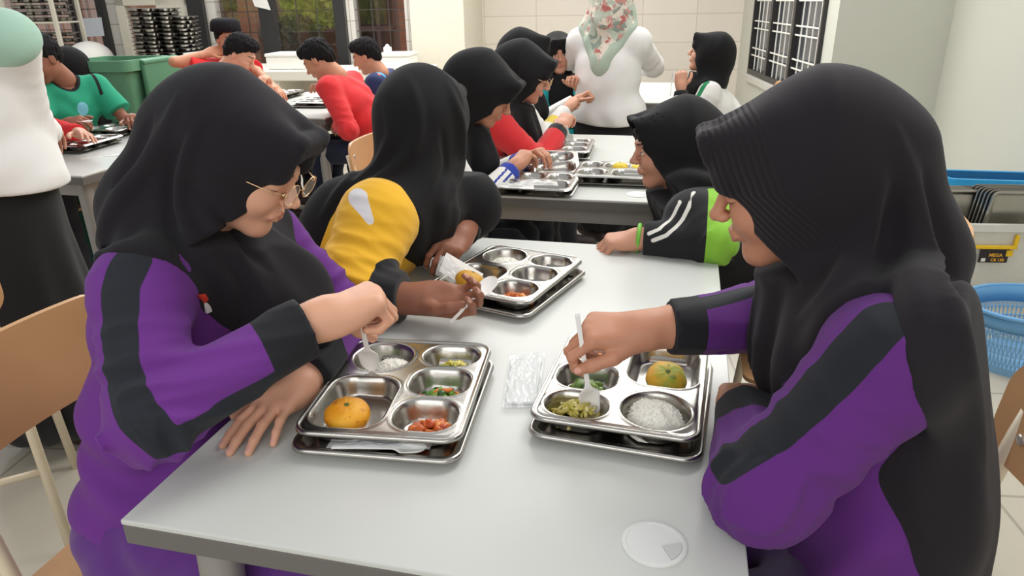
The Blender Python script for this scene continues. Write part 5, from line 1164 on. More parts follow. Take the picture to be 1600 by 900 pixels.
def jk2(P):
    d = tf(P); d = d-.005*np.sin(P[:, 2]*60+2*np.sin(P[:, 0]*25))*np.clip((.86-P[:, 2])/.1, 0, 1)
    d = smin(d, sR(P), .035); d = smin(d, sL(P), .03)
    for a, u_ in ((RC, RU_), (LC, LU_)): d = np.where(np.linalg.norm(P-a, axis=1) < .08, smax(d, (P-a)@u_, .003), d)
    return d
lo, hi = bounds(tp+sleeve_prims(J['shR'], J['elR'], J['wrR'], (.08, .075, .05))+sleeve_prims(J['shL'], J['elL'], J['wrL'], (.07, .07, .05)), .03)
w_a = trace([545, 560, 578], [285, 310, 345], jk2); w_b = trace([655, 668, 672], [310, 340, 358], jk2); bl_ = trace([560, 600, 640, 690], [290, 285, 300, 330], jk2)
def z_w(P): return np.maximum(.020-dpoly(P, w_a, [0, 0, -.012]), .020-dpoly(P, w_b))
def z_b(P):
    c1 = np.minimum((P-RC)@RU_+.048, .08-np.linalg.norm(P-RC+RU_*.02, axis=1)); d2 = field([('c', A_(J['shL'])+V_(.05, .0, 0), J['elL'], .09, .08), ('c', J['elL'], J['wrL'], .08, .075)])(P); return np.maximum(c1, -d2)
soft('jacket', [(jk2, lo, hi, .0050)], zmat('yellow_top', 'fdc02e', [('white', 'f0edf0'), ('black', '1c1c20')], rough=.85, sheen=.15, bump=.12, bscale=1200), r2, {'white': z_w, 'black': z_b})
hd = hood_fn(H)
cp = cape(nk, tf, [('c', nk+V_(0, 0, .06), nk+V_(.0, .03, -.02), .19, .17), ('c', nk, (-.74, 1.42, .86), .15, .10), ('c', (-.74, 1.46, .90), (-.88, 1.40, .78), .10, .075), ('c', nk, (-.50, 1.70, .84), .15, .15)], H, hd, th=.013, fn_amp=.005, nf=7, seed=21,
          drape=[('c', H.w(-.10, 0, .02), H.w(-.13, 0, -.17), .085, .075), ('c', H.w(-.13, 0, -.17), (-.75, 1.44, .90), .07, .07), ('c', (-.75, 1.44, .90), (-.88, 1.40, .79), .06, .04), ('c', H.w(0, 0, -.14), (-.52, 1.66, .88), .06, .09)],
          folds=[([(640, 120), (655, 170), (650, 230), (610, 270), (560, 290)], .009), ([(700, 130), (722, 190), (722, 260), (700, 320)], .009), ([(600, 160), (615, 210), (590, 260), (545, 290)], .008), ([(690, 200), (700, 260), (680, 300)], .007, -1), ([(570, 250), (530, 300), (500, 345)], .007)])
soft('headscarf', [(cp, V_(-1.02, 1.28, .70), V_(-.34, 1.92, 1.32), .0055)], m_hijb, r2)
trousers(r2, J, m_trk, hip=.12)
spoon(at(703, 504, d=1.345), at(774, 432, d=1.41), (-.1, -.5, 1), 'white plastic spoon in the upturned hand of the girl in yellow', bw=.0185, bl=.052)
# the folded white packet in her far hand
ca = at(712, 420, d=1.60); pkt = thing('white_packet', 'folded white packet in clear film held over the tray by the girl in yellow', 'packet', ca)
A1, A2, A3, A4 = at(694, 402, d=1.60), at(752, 436, d=1.60), at(735, 452, d=1.57), at(686, 424, d=1.58)
def slab(pts, th, m, nm, parent, nrm=None):
    n_ = nrm if nrm is not None else unit(np.cross(pts[1]-pts[0], pts[-1]-pts[0])); k = len(pts); g = MB()
    g.add([p for p in pts]+[p+n_*th for p in pts], [tuple(range(k))[::-1], tuple(range(k, 2*k))]+[(i, (i+1) % k, k+(i+1) % k, k+i) for i in range(k)]); return g.build(nm, m, parent)
slab([A1, A2, A3, A4], .016, mat('packet_white', 'ece8e2', .6), 'packet_body', pkt, nrm=unit(V_(.1, 1, .5)))
film('film_wrap', [A1+V_(-.005, -.01, .008), A2+V_(.012, -.01, .006), A3+V_(.012, -.012, -.006), A4+V_(-.005, -.012, -.004)], None, None, 51, parent=pkt, amp=.004)

# === the girl in black and lime green, far right corner of the near table
r4 = thing('person', 'girl in black jacket with white stripes, lime green panel and green wristband', 'person', (.33, 1.93, 0), group='pupils and helpers in the canteen')
def fitH(c_, yaw, nod, s): return Head(c_, yaw, nod, size=s)
H = Head(at(1042, 231, d=2.0), 196, 7, size=.92); nk = H.w(-.06, 0, -.165)
J = dict(pel=(.34, 1.93, .56), waist=(.26, 1.93, .66), chest=(.15, 1.93, .76), shL=(.045, 1.80, .825), shR=(.05, 2.09, .80), elL=(.095, 1.73, .790), wrL=(-.075, 1.745, .785), elR=(.0, 2.10, .70), wrR=(.10, 1.97, .62),
         hipL=(.32, 1.86, .53), hipR=(.32, 2.02, .53), knL=(-.05, 1.90, .50), knR=(-.05, 2.06, .50), anL=(-.02, 1.90, .09), anR=(-.02, 2.06, .09), toe=(-1, 0, 0))
hL = Hand((-.080, 1.745, .786), (-.98, -.12, -.12), (.0, .1, -1), 'L', [(42, 72, 45), (45, 72, 45), (48, 70, 45), (52, 66, 45)], thumb=((.6, .6, .3), (.85, .3, .3), (.9, .05, .3)), s_=.98, fore=A_(J['wrL'])+V_(.03, 0, 0), fr=(.026, .032))
soft('body', body_parts(H, nk, J, .0032, [hL], hface=.003), SKINS['d'], r4, all_zones(H, [hL], look='ahead'))
tp = torso_prims(J, .12, .115, .12, .07); tf = field(tp, .05)
sL = sleeve_fn(J['shL'], J['elL'], J['wrL'], (.072, .058, .042), 13, .0035); sR = sleeve_fn(J['shR'], J['elR'], J['wrR'], (.065, .055, .042), 14, .003)
RC4 = V_(-.076, 1.745, .786)
def jk4(P):
    d = tf(P); d = smin(d, sR(P), .03); d = smin(d, sL(P), .035)
    return np.where(np.linalg.norm(P-RC4, axis=1) < .08, smax(d, (P-RC4)@V_(-1, 0, 0), .003), d)
lo, hi = bounds(tp+sleeve_prims(J['shL'], J['elL'], J['wrL'], (.08, .065, .05))+sleeve_prims(J['shR'], J['elR'], J['wrR'], (.07, .06, .05)), .02)
s1 = trace([1062, 1056, 1047, 1036, 1018, 1003], [288, 312, 325, 340, 355, 364], jk4); s2 = trace([1055, 1046, 1036, 1025, 1010, 998], [292, 312, 322, 334, 347, 357], jk4)
s1 = trace([1064, 1056, 1048, 1035, 1020, 1005], [286, 308, 326, 342, 358, 366], jk4)
gp_ = trace([1130, 1118, 1128, 1110, 1132], [310, 330, 350, 370, 395], jk4)
s1 = trace([1070, 1062, 1054, 1043, 1030, 1014], [296, 317, 333, 347, 358, 365], jk4); s2 = trace([1084, 1076, 1067, 1055, 1041, 1020], [300, 324, 342, 356, 368, 376], jk4)
def z_s4(P): return np.maximum(.0052-dpoly(P, s1), .0052-dpoly(P, s2))
soft('jacket', [(jk4, lo, hi, .0055)], zmat('black_jacket', '1b1b1e', [('stripe', 'e8e4dc'), ('green', '8cc63f')], rough=.85, sheen=.1, bump=.1, bscale=1200), r4,
     {'stripe': lambda P: z_s4(P), 'green': lambda P: np.minimum(.065-dpoly(P, gp_), P[:, 0]-.075)})
hd = hood_fn(H, open_pts=((.130, .16), (.112, .108), (.092, .045), (.082, .012), (.024, -.090), (.008, -.13), (.0, -.16)))
cp = cape(nk, tf, [('c', nk+V_(0, 0, .06), nk+V_(.0, .0, -.02), .18, .16), ('c', nk, (.00, 1.93, .80), .13, .095), ('c', nk, (.24, 1.97, .84), .14, .12)], H, hd, th=.012, fn_amp=.004, nf=7, seed=31,
          drape=[('c', H.w(-.10, 0, .02), H.w(-.12, 0, -.16), .085, .08), ('c', H.w(0, 0, -.14), (.02, 1.93, .85), .062, .075)])
soft('headscarf', [(cp, V_(-.22, 1.72, .66), V_(.40, 2.2, 1.22), .006)], m_hijb, r4)
trousers(r4, J, m_trk, hip=.12)
g = MB(); cc_ = A_((-.089, 1.745, .786)); pts = [cc_+.033*(math.cos(a)*V_(0, 1, 0)+math.sin(a)*V_(.05, 0, 1)) for a in [2*math.pi*i/28 for i in range(28)]]; g.tube(pts, .0055, 10, closed=True)
g.build('wristband', mat('wristband_green', '78c142', .5), r4, smooth=True)

# ------------------------------------------------------------------ the people farther back
def ik(s, w, hint, l1=.255, l2=.225):
    s, w = A_(s), A_(w); v = w-s; D = np.linalg.norm(v); D_ = min(D, (l1+l2)*.985); a = (l1*l1-l2*l2+D_*D_)/(2*D_); h = math.sqrt(max(1e-4, l1*l1-a*a)); u = v/D; hv = unit(A_(hint)-(A_(hint)@u)*u); return s+u*a*(D/D_)+hv*h
def hair_part(H, root, m, style='short', seed=0, h=.0045):
    rg = np.random.default_rng(seed); g = field([('e', (-.016, 0, .040), (.104, .084, .094)), ('e', (.045, 0, .098), (.050, .060, .032), None, .03), ('e', (-.075, 0, -.01), (.040, .060, .060), None, .03)])
    def fn(P):
        Q = H.loc(P); d = g(Q)-.004*np.sin(Q[:, 1]*150+3*np.sin(Q[:, 0]*60))*np.sin(Q[:, 0]*110+Q[:, 2]*70)-.003*vnoise(Q, 130, seed)
        front = np.interp(Q[:, 0], [-.12, -.05, -.005, .03, .06, .12], [-.085, -.075, -.005, .030, .058, .066]); return smax(d, front-Q[:, 2]+.004*np.sin(Q[:, 1]*260), .006)*H.s
    soft('hair', [(fn, H.c-.15, H.c+.15, h)], m, root)
m_hair = cmat('black_hair', '141214', .0)
PPL = 'pupils and helpers in the canteen'
def pupil(label, c, yaw, nod, fac, pel, mj, size=.88, wR=None, wL=None, hint=(0, 0, -1), zones=None, scarf=m_hijb, skin='b', look='down', tilt=0, drape=(), regions=None, arms=(.058, .052, .040), foot=True, mt=None, glasses_=False, sleeves='long', chestf=.0, curl=(45, 55, 30), nR=None, nL=None, legs=True, cuffs=.0, shw=.150, toes=None, extra=None, hintR=None, hintL=None, seed=None, cf=None, clothes='jacket', hood_kw=dict(shell=.017)):
    seed = seed if seed is not None else int(c[0]*7)
    H = Head(at(c[0], c[1], d=c[2]), yaw, nod, tilt, size=size); hij = scarf is not None
    nk = H.w(-.06, 0, -.165) if hij else H.w(-.045, 0, -.15)
    a = math.radians(fac); fv = V_(math.cos(a), math.sin(a), 0); lv = V_(-math.sin(a), math.cos(a), 0); pel = A_(pel)
    sc = nk+V_(0, 0, -.05)-fv*.015; sL, sR_ = sc+lv*shw, sc-lv*shw; ch = pel*.22+sc*.78; ch[2] = sc[2]-.10; wa = pel*.6+sc*.4
    J = dict(pel=pel, waist=wa, chest=ch, shL=sL, shR=sR_); hands = []; cuffdata = []
    for s, w, n_ in (('R', wR, nR), ('L', wL, nL)):
        sh = J['sh'+s]; out = lv*(.5 if s == 'L' else -.5); hn = (hintR if s == 'R' else hintL)
        if w is None: w = sh+fv*.22+V_(0, 0, -.26)-out*.2; vis = False
        else: w = A_(w); vis = True
        el = ik(sh, w, A_(hn) if hn is not None else A_(hint)+out); J['el'+s], J['wr'+s] = el, w; d_ = unit(w-el)
        if vis: 
            hd_ = Hand(w+d_*.012, d_, n_ if n_ is not None else (0, 0, -1), s, [curl]*4, s_=.92, fore=w-d_*.05, fr=(.024, .028)); hands.append(hd_)
        cuffdata.append((w-d_*.004, d_, el))
    for s, sg in (('L', 1), ('R', -1)):
        J['hip'+s] = pel+lv*.08*sg+V_(0, 0, -.03); J['kn'+s] = J['hip'+s]+fv*.40+V_(0, 0, -.01); J['an'+s] = J['kn'+s]+fv*(.03)+V_(0, 0, -(J['kn'+s][2]-.09))
    J['toe'] = fv
    r = thing('person', label, 'person', (pel[0], pel[1], 0), group=PPL)
    z = all_zones(H, hands, look)
    soft('body', body_parts(H, nk, J, .0042, hands, ears=not hij, hface=.0038, coarse=.014), SKINS[skin], r, z)
    if glasses_: glasses(r, H, m_gold, m_lens)
    tp = torso_prims(J, .12, .11, .108, .062); tf = field(tp, .05)
    if sleeves == 'long':
        sfR = sleeve_fn(J['shR'], J['elR'], J['wrR'], arms, seed+1, .004); sfL = sleeve_fn(J['shL'], J['elL'], J['wrL'], arms, seed+2, .004)
    else:
        mR, mL = [J['sh'+s]*.35+J['el'+s]*.65 for s in 'RL']; fR_ = field([('c', J['shR'], mR, arms[0], arms[1])]); fL_ = field([('c', J['shL'], mL, arms[0], arms[1])]); sfR, sfL = fR_, fL_
        cuffdata = [(m_, unit(m_-J['sh'+s]), J['sh'+s]) for s, m_ in (('R', mR), ('L', mL))]
    def jk_(P):
        d = tf(P)-.004*np.sin(P[:, 2]*55+2*np.sin(P@lv*28+seed)); d = smin(d, sfR(P), .03); d = smin(d, sfL(P), .03)
        for w, d_, _ in cuffdata: d = np.where(np.linalg.norm(P-w, axis=1) < .085, smax(d, (P-w)@d_, .004), d)
        if not hij: d = smax(d, -cap(P, nk+V_(0, 0, .10), nk+V_(0, 0, -.012), .062, .055), .01)
        return d
    pr_ = tp+sleeve_prims(J['shR'], J['elR'], J['wrR'], (.075, .065, .05))+sleeve_prims(J['shL'], J['elL'], J['wrL'], (.075, .065, .05)); lo, hi = bounds(pr_, .02)
    ctx = dict(J=J, H=H, fv=fv, lv=lv, nk=nk, cuffs=cuffdata, jk=jk_)
    zz = {k: (lambda P, f=f: f(P, ctx)) for k, f in (zones or {}).items()}
    soft(clothes, [(jk_, lo, hi, .0078)], mj, r, zz)
    if hij:
        reg = regions(ctx) if regions else [('c', nk+V_(0, 0, .06), nk+V_(0, 0, -.03), .18, .16), ('c', nk, nk+fv*.10+V_(0, 0, -.20), .13, .09), ('c', nk, nk-fv*.12+V_(0, 0, -.22), .13, .10)]
        dr = list(drape)+[('c', H.w(-.10, 0, .0), H.w(-.12, 0, -.17), .085, .072), ('c', H.w(-.12, 0, -.17), nk-fv*.08+V_(0, 0, -.12), .072, .08), ('c', H.w(0, 0, -.14), nk+fv*.085+V_(0, 0, -.13), .052, .075)]
        cpf = cape(nk, tf, reg, H, hood_fn(H, **hood_kw), th=.013, fn_amp=.006, nf=8, seed=seed, drape=dr); l2, h2 = bounds([p for p in reg if p[0] == 'c'], .01)
        l2 = np.minimum(l2, H.c-.20); h2 = np.maximum(h2, H.c+.18); soft('headscarf', [(cpf, l2, h2, .0070)], scarf, r)
    else: hair_part(H, r, m_hair, seed=seed)
    if legs: trousers(r, J, mt or m_trk, r=(.085, .066, .055), h=.013, shoes=foot, hip=.11)
    return r, ctx
def cuff_zone(ln):
    def f(P, c):
        d = np.full(len(P), -1.)
        for w, d_, el in c['cuffs']: d = np.maximum(d, np.minimum((P-w)@d_+ln, .075-np.linalg.norm(P-w+d_*ln*.5, axis=1)))
        return d
    return f
def sleeve_stripes(ln0, ln1, off, wd, side=(0, 0, 1)):
    """lengthwise stripes on the outside of both sleeves"""
    def f(P, c):
        d = np.full(len(P), -1.); J = c['J']
        for s in 'RL':
            for a, b in ((J['sh'+s], J['el'+s]), (J['el'+s], J['wr'+s])):
                u = unit(b-a); sd = A_(side)-u*(A_(side)@u); sd = unit(sd); o = unit(np.cross(u, sd)); q = P-a; t = q@u; L = np.linalg.norm(b-a); lat = q@o; front = q@sd
                for of in off: d = np.maximum(d, np.where((t > -.02) & (t < L+.02) & (front > 0) & (np.linalg.norm(q-np.outer(t, u), axis=1) < .09), wd-np.abs(lat-of), -1))
        return d
    return f
m_whitep = lambda nm, zones: zmat(nm, 'ebe8e4', zones, rough=.85, sheen=.1, bump=.1, bscale=1200)
# second table, left side
pupil('girl in white sleeves with blue stripes and cuffs, black scarf, holding up a tray', (762, 146, 2.45), 2, 30, 0, (-.98, 2.42, .56), m_whitep('white_blue_jacket', [('stripe', '2b3fa0'), ('cuff', '2b3fa0'), ('collar', '27367e')]), wR=at(800, 264, d=2.50), wL=at(818, 250, d=2.68), skin='b',
      zones={'stripe': sleeve_stripes(0, 1, (-.012, .010), .0042, side=(.1, -1, .1)), 'cuff': cuff_zone(.035), 'collar': lambda P, c: .055-np.linalg.norm((P-(c['nk']+c['fv']*.10+V_(0, -.02, -.13)))*V_(1, 1, .6), axis=1)}, hintR=(.2, -.6, -1), curl=(55, 40, 20))
pupil('girl in red jacket and glasses leaning over her tray beside the striped sleeved girl', (826, 118, 2.95), 4, 20, 0, (-.98, 2.95, .56), zmat('red_jacket', 'd22a2e', [('cuff', '1b1b1e')], rough=.85, sheen=.15, bump=.1, bscale=1200), wR=at(874, 202, d=3.03), wL=at(850, 232, d=3.1), skin='d', zones={'cuff': cuff_zone(.04)}, glasses_=True, hintR=(.6, -.5, -1), curl=(50, 60, 35), arms=(.066, .058, .042), look='down')
pupil('girl in white jacket with a yellow sleeve band, behind the girl in red', (828, 86, 3.62), 12, 4, 10, (-1.02, 3.75, .56), m_whitep('white_yellow_jacket', [('band', 'ecd35c'), ('cuff', 'e9e6e0')]), wR=at(884, 172, d=3.72), wL=at(898, 158, d=3.9), skin='d', zones={'band': lambda P, c: .028-np.abs((P-c['J']['elR'])@unit(c['J']['wrR']-c['J']['elR'])-.10)+0*P[:, 0], 'cuff': cuff_zone(.0)}, hintR=(.3, -.3, -1), look='ahead', curl=(78, 80, 40))
pupil('smiling girl facing the camera in a black scarf with a teal sleeve', (873, 86, 4.12), -75, 0, -40, (-.80, 4.45, .56), zmat('teal_top', '2ba3a8', [], rough=.85), wL=at(905, 140, d=4.05), skin='d', look='ahead', size=.86, tilt=4, regions=lambda c: [('c', c['nk']+V_(0, 0, .06), c['nk']+V_(0, 0, -.02), .16, .14), ('c', c['nk'], c['nk']+c['fv']*.10+V_(0, 0, -.26), .13, .10)])
pupil('girl in white jacket with green shoulder stripe looking up at the standing woman', (1104, 84, 4.0), 176, -14, 180, (.30, 4.35, .56), m_whitep('white_green_jacket', [('stripe', '12804f'), ('cuff', '1d1d20')]), wL=at(1064, 141, d=3.95), wR=at(1092, 150, d=4.10), skin='d', look='ahead', nL=(0, .3, -1), hintL=(.1, -.3, -1),
      zones={'stripe': lambda P, c: .017-dpoly(P, [c['nk']+V_(-.02, -.09, -.0), c['J']['shL']+V_(-.02, -.02, .07), c['J']['elL']*.5+c['J']['shL']*.5+V_(-.05, -.05, .0), c['J']['elL']+V_(-.04, -.03, .0)]), 'cuff': cuff_zone(.03)}, regions=lambda c: [('c', c['nk']+V_(0, 0, .08), c['nk']+V_(0, 0, .02), .14, .12), ('c', c['nk'], c['nk']+c['fv']*.09+V_(0, 0, -.10), .10, .07)], curl=(60, 60, 30))
a_ = at(1052, 122, d=3.93); spoon(at(1047, 150, d=3.93), at(1050, 128, d=3.93)+V_(0, 0, .05), (-1, -.3, 0), 'white plastic spoon raised by the girl with the green shoulder stripe')
a_ = at(886, 204, d=3.02); spoon(a_+V_(0, -.01, .02), at(892, 224, d=3.06), -CW, 'white plastic spoon in the hand of the girl in the red jacket', bl=.04)
# boys at the middle table
m_redt = zmat('red_tshirt', 'e03a3c', [], rough=.85, bump=.1, bscale=900)
pupil('boy in red shirt with short black hair bowing his head towards his tray', (376, 84, 4.2), 8, 34, 10, (-2.98, 3.98, .56), m_redt, scarf=None, sleeves='short', wR=at(400, 140, d=4.25), wL=at(415, 146, d=4.4), skin='a', arms=(.062, .066, .05))
pupil('boy in dark cap and red shirt raising one hand beside his face', (356, 62, 4.7), -38, 4, -20, (-3.10, 4.75, .56), zmat('red_tshirt_deep', 'd43236', [], rough=.85), scarf=None, sleeves='short', wR=at(322, 84, d=4.62), wL=at(428, 136, d=4.6), skin='b', look='ahead', nR=(.3, -1, .2), hintR=(-.6, -.5, -1), hintL=(.4, -.5, .1), curl=(20, 30, 15), arms=(.062, .066, .05))
Hc_ = Head(at(356, 62, d=4.7), -38, 4, size=.88); g = MB(); g.lathe([(.001, .128), (.056, .129), (.080, .122), (.092, .106), (.097, .082), (.098, .050), (.092, .048), (.090, .062), (.001, .115)], Hc_.w(-.016, 0, .004), 28, R=Matrix([list(Hc_.f), list(Hc_.l), list(Hc_.u)]).transposed())
cap_o = g.build('cloth_cap', mat('cap_charcoal', '232226', .95, spec=.1), None, smooth=True); tag(cap_o, 'round charcoal cap worn by the boy with the raised hand', 'cap')
pupil('boy in red long sleeve top crouched over the table with messy black hair', (497, 94, 4.0), 184, 34, 180, (-1.72, 3.95, .57), zmat('red_longsleeve', 'db3236', [('grey', '8d8a88')], rough=.85, sheen=.1, bump=.1, bscale=900), scarf=None, wL=(-1.94, 3.80, .70), wR=at(512, 150, d=4.15), skin='b', zones={'grey': lambda P, c: .030-np.linalg.norm((P-(c['J']['waist']*.5+c['J']['pel']*.5+V_(-.05, -.10, -.02)))*V_(1.2, .6, .55), axis=1)}, arms=(.062, .055, .044), mt=cmat('navy_trousers', '1b2136', .1), hintL=(.6, -.3, -1))
pupil('boy in blue jersey with light blue shoulders sitting behind the crouched boy', (572, 88, 4.6), 188, 22, 185, (-1.80, 4.62, .56), zmat('blue_jersey', '27345e', [('light', '5aa7e0'), ('orange', 'e2653a')], rough=.7), scarf=None, sleeves='short', wR=at(556, 150, d=4.8), skin='b', zones={'light': lambda P, c: .040-np.linalg.norm((P-(c['J']['shL']+V_(.02, .04, .05)))*V_(1, 1, .7), axis=1), 'orange': lambda P, c: .013-np.linalg.norm(P-(c['J']['shL']+V_(.03, -.01, .055)), axis=1)}, arms=(.062, .066, .05))
# left table
m_teal = zmat('teal_tshirt', '2c9b78', [('collar', '1f2426'), ('badge', '7fc3d6'), ('piping', '1f2426')], rough=.85, bump=.1, bscale=900)
pupil('boy in teal shirt with a pale blue badge eating at the left table', (64, 92, 3.5), -98, 24, -28, (-3.22, 3.12, .56), m_teal, scarf=None, sleeves='short', wR=at(104, 193, d=3.34), wL=at(206, 186, d=3.6), skin='c', size=.92, look='ahead', zones={'collar': lambda P, c: .018-np.abs(cap(P, c['nk']+V_(0, 0, .10), c['nk']+V_(0, 0, -.012), .062, .055)), 'badge': lambda P, c: .028-np.linalg.norm((P-trace([130], [170], c['jk'])[0])*V_(1, 1, .8), axis=1), 'piping': lambda P, c: np.minimum(.008-np.abs((P-c['J']['shL'])@c['lv']+.012), .10-np.linalg.norm(P-c['J']['shL'], axis=1))}, mt=cmat('dark_green_trousers', '1f5146', .1), arms=(.064, .072, .05), foot=True, nR=(.6, .3, -.6))
a_ = at(112, 190, d=3.30); spoon(a_, a_+V_(.13, -.02, .01), (0, 0, 1), 'white plastic spoon held by the boy in teal')
pupil('pupil in black scarf mostly hidden behind the boy in teal', (98, 104, 4.7), -150, 5, -160, (-4.0, 4.2, .50), m_redt, skin='c', size=.84)
pupil('pupil with red sleeve stretching an open hand over the left table', (8, 120, 3.3), 10, 20, 5, (-3.25, 2.55, .56), zmat('red_jacket_plain', 'd0282c', [], rough=.85), scarf=m_hijb, wL=at(122, 208, d=3.12), skin='d', nL=(.1, -.5, -.8), hintL=(0, .3, -1), curl=(12, 14, 8), size=.86, arms=(.058, .048, .036))
# the standing women
def standing(label, c, yaw, nod, size, m_shirt, m_skirt, m_scarf, sh_z, hem_z, wR, wL, hintR, hintL, shw=.17, zones=None, scarf_reg=None, zsc=None, skin='d', torso=(.15, .135, .13, .075), hems=.0, arms=(.070, .062, .045), lean=(0, 0, 0), vox=.007, rearm=None, drape=(), look='ahead', tilt=0, tucked=None):
    H = Head(A_(c), yaw, nod, tilt, size=size); nk = H.w(-.06, 0, -.165); a = math.radians(yaw); fv = V_(math.cos(a), math.sin(a), 0); lv = V_(-math.sin(a), math.cos(a), 0)
    base = A_((nk[0], nk[1], 0))-fv*lean[0]; sc = V_(nk[0], nk[1], sh_z)-fv*.01; pel = V_(base[0], base[1], hem_z+.04)
    J = dict(pel=pel, waist=pel*.55+sc*.45+V_(0, 0, .0), chest=sc+V_(0, 0, -.12)-fv*.0, shL=sc+lv*shw, shR=sc-lv*shw); hands = []
    for s, w, hn in (('R', wR, hintR), ('L', wL, hintL)):
        J['wr'+s] = A_(w); J['el'+s] = ik(J['sh'+s], w, hn, .27, .24); d_ = unit(J['wr'+s]-J['el'+s]); hands.append(Hand(J['wr'+s]+d_*.012, d_, (0, 0, -1), s, [(40, 45, 30)]*4, s_=.95, fore=J['wr'+s]-d_*.05, fr=(.025, .03)))
    r = thing('person', label, 'person', (base[0], base[1], 0), group=PPL)
    soft('body', body_parts(H, nk, J, .0045, hands, hface=.0042, coarse=.014), SKINS[skin], r, all_zones(H, hands, look))
    tp = torso_prims(J, *torso); tp.append(('c', J['pel']-lv*.06, J['pel']-lv*.06+V_(0, 0, -.02), torso[0], torso[0], .05)); tf = field(tp, .06)
    sfR = sleeve_fn(J['shR'], J['elR'], J['wrR'], arms, 71, .003); sfL = sleeve_fn(J['shL'], J['elL'], J['wrL'], arms, 72, .003)
    def jk_(P):
        d = tf(P)-.004*np.sin(P@lv*45+3*np.sin(P[:, 2]*14))*np.clip((sh_z-.1-P[:, 2])/.2, 0, 1)-.0012*vnoise(P, 16, 5); d = smin(d, sfR(P), .035); d = smin(d, sfL(P), .035); d = smax(d, hem_z-P[:, 2]+.012*np.sin(P@lv*9), .01)
        for s in 'RL':
            w = J['wr'+s]; d_ = unit(w-J['el'+s]); d = np.where(np.linalg.norm(P-w, axis=1) < .085, smax(d, (P-w)@d_, .004), d)
        return d
    lo, hi = bounds(tp+sleeve_prims(J['shR'], J['elR'], J['wrR'], (.08, .07, .05))+sleeve_prims(J['shL'], J['elL'], J['wrL'], (.08, .07, .05)), .02)
    soft('blouse', [(jk_, lo, hi, vox)], m_shirt, r)
    sk = [('c', V_(base[0], base[1], hem_z-.02)-lv*.05, V_(base[0], base[1], hem_z-.02)+lv*.05, torso[0]-.04, torso[0]-.04), ('c', V_(base[0], base[1], hem_z), V_(base[0], base[1], .22), torso[0]-.035, .21), ('c', V_(base[0], base[1], hem_z)-lv*.05, V_(base[0], base[1], .2)-lv*.06, torso[0]-.03, .17), ('c', V_(base[0], base[1], hem_z)+lv*.05, V_(base[0], base[1], .2)+lv*.06, torso[0]-.03, .17)]
    sf = field(sk, .06); soft('skirt', [(lambda P: smax(smax(sf(P)-.008*np.sin(np.arctan2(P[:, 1]-base[1], P[:, 0]-base[0])*11)*np.clip((hem_z-P[:, 2])/.4, 0, 1), .05-P[:, 2], .01), P[:, 2]-hem_z-.012, .01), *bounds(sk, .03), .012)], m_skirt, r)
    for s_ in (-1, 1):
        a0 = base+lv*.09*s_+V_(0, 0, .04); f2 = field([('c', a0-fv*.03, a0+fv*.12, .042, .032)], .02); soft('shoe', [(lambda P: np.maximum(f2(P), .004-P[:, 2]), a0-.2, a0+.2, .009)], m_shoe, r)
    ctx = dict(J=J, H=H, fv=fv, lv=lv, nk=nk)
    dr = list(drape(ctx) if callable(drape) else drape)+[('c', H.w(-.10, 0, .0), H.w(-.11, 0, -.17), .085, .075)]
    cpf = cape(nk, tf, scarf_reg(ctx), H, hood_fn(H, shell=.016), th=.014, fn_amp=.006, nf=7, seed=3, drape=dr); l2, h2 = bounds([p for p in scarf_reg(ctx) if p[0] == 'c'], .01); l2 = np.minimum(l2, H.c-.20); h2 = np.maximum(h2, H.c+.18)
    soft('headscarf', [(cpf, l2, h2, .0065)], m_scarf, r, {k: (lambda P, f=f: f(P, ctx)) for k, f in (zsc or {}).items()})
    return r, ctx
def floral(name, ground, border, cols):
    m = bpy.data.materials.new(name); m.use_nodes = True; nt = m.node_tree; N = nt.nodes; L = nt.links; b = N['Principled BSDF']; tc = N.new('ShaderNodeTexCoord')
    cur = N.new('ShaderNodeRGB'); cur.outputs[0].default_value = lin(ground); cur = cur.outputs[0]
    for i, (c, sc, t0, t1) in enumerate(cols):
        mp = N.new('ShaderNodeMapping'); mp.inputs['Location'].default_value = (i*3.1, i*1.7, i*.9); L.new(tc.outputs['Object'], mp.inputs[0]); nz = N.new('ShaderNodeTexNoise'); nz.inputs['Scale'].default_value = sc; nz.inputs['Detail'].default_value = 2; nz.inputs['Distortion'].default_value = .6; L.new(mp.outputs[0], nz.inputs['Vector'])
        mr = N.new('ShaderNodeMapRange'); mr.inputs[1].default_value = t0; mr.inputs[2].default_value = t1; L.new(nz.outputs['Fac'], mr.inputs[0]); mx = N.new('ShaderNodeMix'); mx.data_type = 'RGBA'; L.new(mr.outputs[0], mx.inputs[0]); L.new(cur, mx.inputs[6]); mx.inputs[7].default_value = lin(c); cur = mx.outputs[2]
    at_ = N.new('ShaderNodeAttribute'); at_.attribute_name = 'border'; mr = N.new('ShaderNodeMapRange'); mr.inputs[1].default_value = -.001; mr.inputs[2].default_value = .001; L.new(at_.outputs['Fac'], mr.inputs[0]); mx = N.new('ShaderNodeMix'); mx.data_type = 'RGBA'; L.new(mr.outputs[0], mx.inputs[0]); L.new(cur, mx.inputs[6]); mx.inputs[7].default_value = lin(border); L.new(mx.outputs[2], b.inputs['Base Color']); b.inputs['Roughness'].default_value = .75; return m
m_flor = floral('floral_scarf', 'b9c0b0', 'aebcab', [('dccfc0', 9, .50, .56), ('8a9488', 14, .55, .60), ('c98f86', 13, .56, .60), ('b5655f', 20, .60, .64), ('e6dccb', 24, .60, .65)])
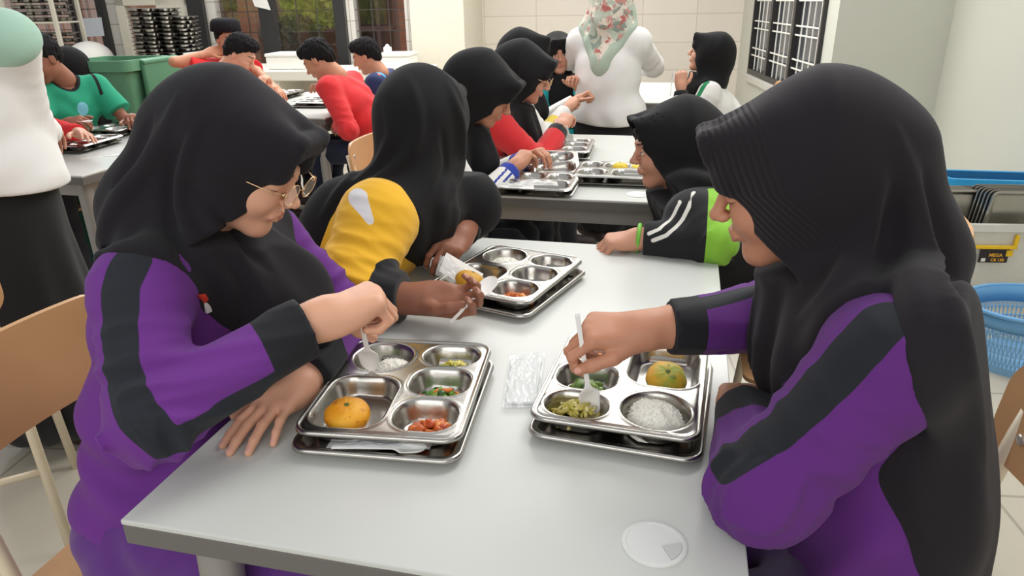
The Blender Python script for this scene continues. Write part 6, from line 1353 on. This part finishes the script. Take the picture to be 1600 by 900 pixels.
def reg9(c):
    n = c['nk']; f = c['fv']; return [('c', n+V_(0, 0, .05), n+V_(0, 0, -.02), .16, .15), ('c', n-f*.05+V_(0, 0, 0)-c['lv']*.12, n-f*.12+V_(0, 0, -.27), .06, .035), ('c', n-f*.05+c['lv']*.12, n-f*.12+V_(0, 0, -.27), .06, .035), ('c', n-f*.06, n-f*.13+V_(0, 0, -.22), .12, .06)]
def reg9_d(P, c): return field(reg9(c), .03)(P)+.012
c9 = at(962, -12, d=3.92)
standing('standing woman seen from behind in white blouse and floral scarf', c9, 78, 12, .95, cmat('white_blouse', 'f1efec', .1), cmat('black_skirt', '1a1a1c', .1), m_flor, 1.135, .70, c9+V_(.12, .30, -.42), c9+V_(-.16, .28, -.42), (1, -.4, -.5), (-1, -.4, -.5), shw=.165, scarf_reg=reg9, drape=lambda c: [('c', c['H'].w(-.05, .03, -.02), c['nk']+c['lv']*.11+V_(0, 0, -.035), .08, .055), ('c', c['H'].w(-.05, -.03, -.02), c['nk']-c['lv']*.11+V_(0, 0, -.035), .08, .055)], torso=(.155, .14, .13, .075),
         zsc={'border': lambda P, c: .013-np.abs(reg9_d(P, c))})

c16 = at(-88, -62, d=1.92)
def reg16(c):
    n = c['nk']; f = c['fv']; return [('c', n+V_(0, 0, .05), n+V_(0, 0, -.02), .17, .16), ('c', n-f*.06-c['lv']*.06, n-f*.13+V_(0, 0, -.20)-c['lv']*.05, .12, .06), ('c', n-f*.06+c['lv']*.08, n-f*.13+V_(0, 0, -.30)+c['lv']*.10, .12, .07), ('c', n-f*.02, n-f*.04-c['lv']*.19+V_(0, 0, -.02), .16, .11)]
standing('standing woman at the picture edge in white blouse and mint green scarf', c16, 100, 8, .95, cmat('white_blouse', 'f1efec', .1), cmat('black_skirt', '1a1a1c', .1), cmat('mint_scarf', 'a9cdbb', .2), 1.27, .86, c16+V_(-.04, .22, -.50), c16+V_(-.2, .25, -.46), (.25, -.5, -1), (-1, -.4, -.5), shw=.182, scarf_reg=reg16, torso=(.15, .135, .13, .075))
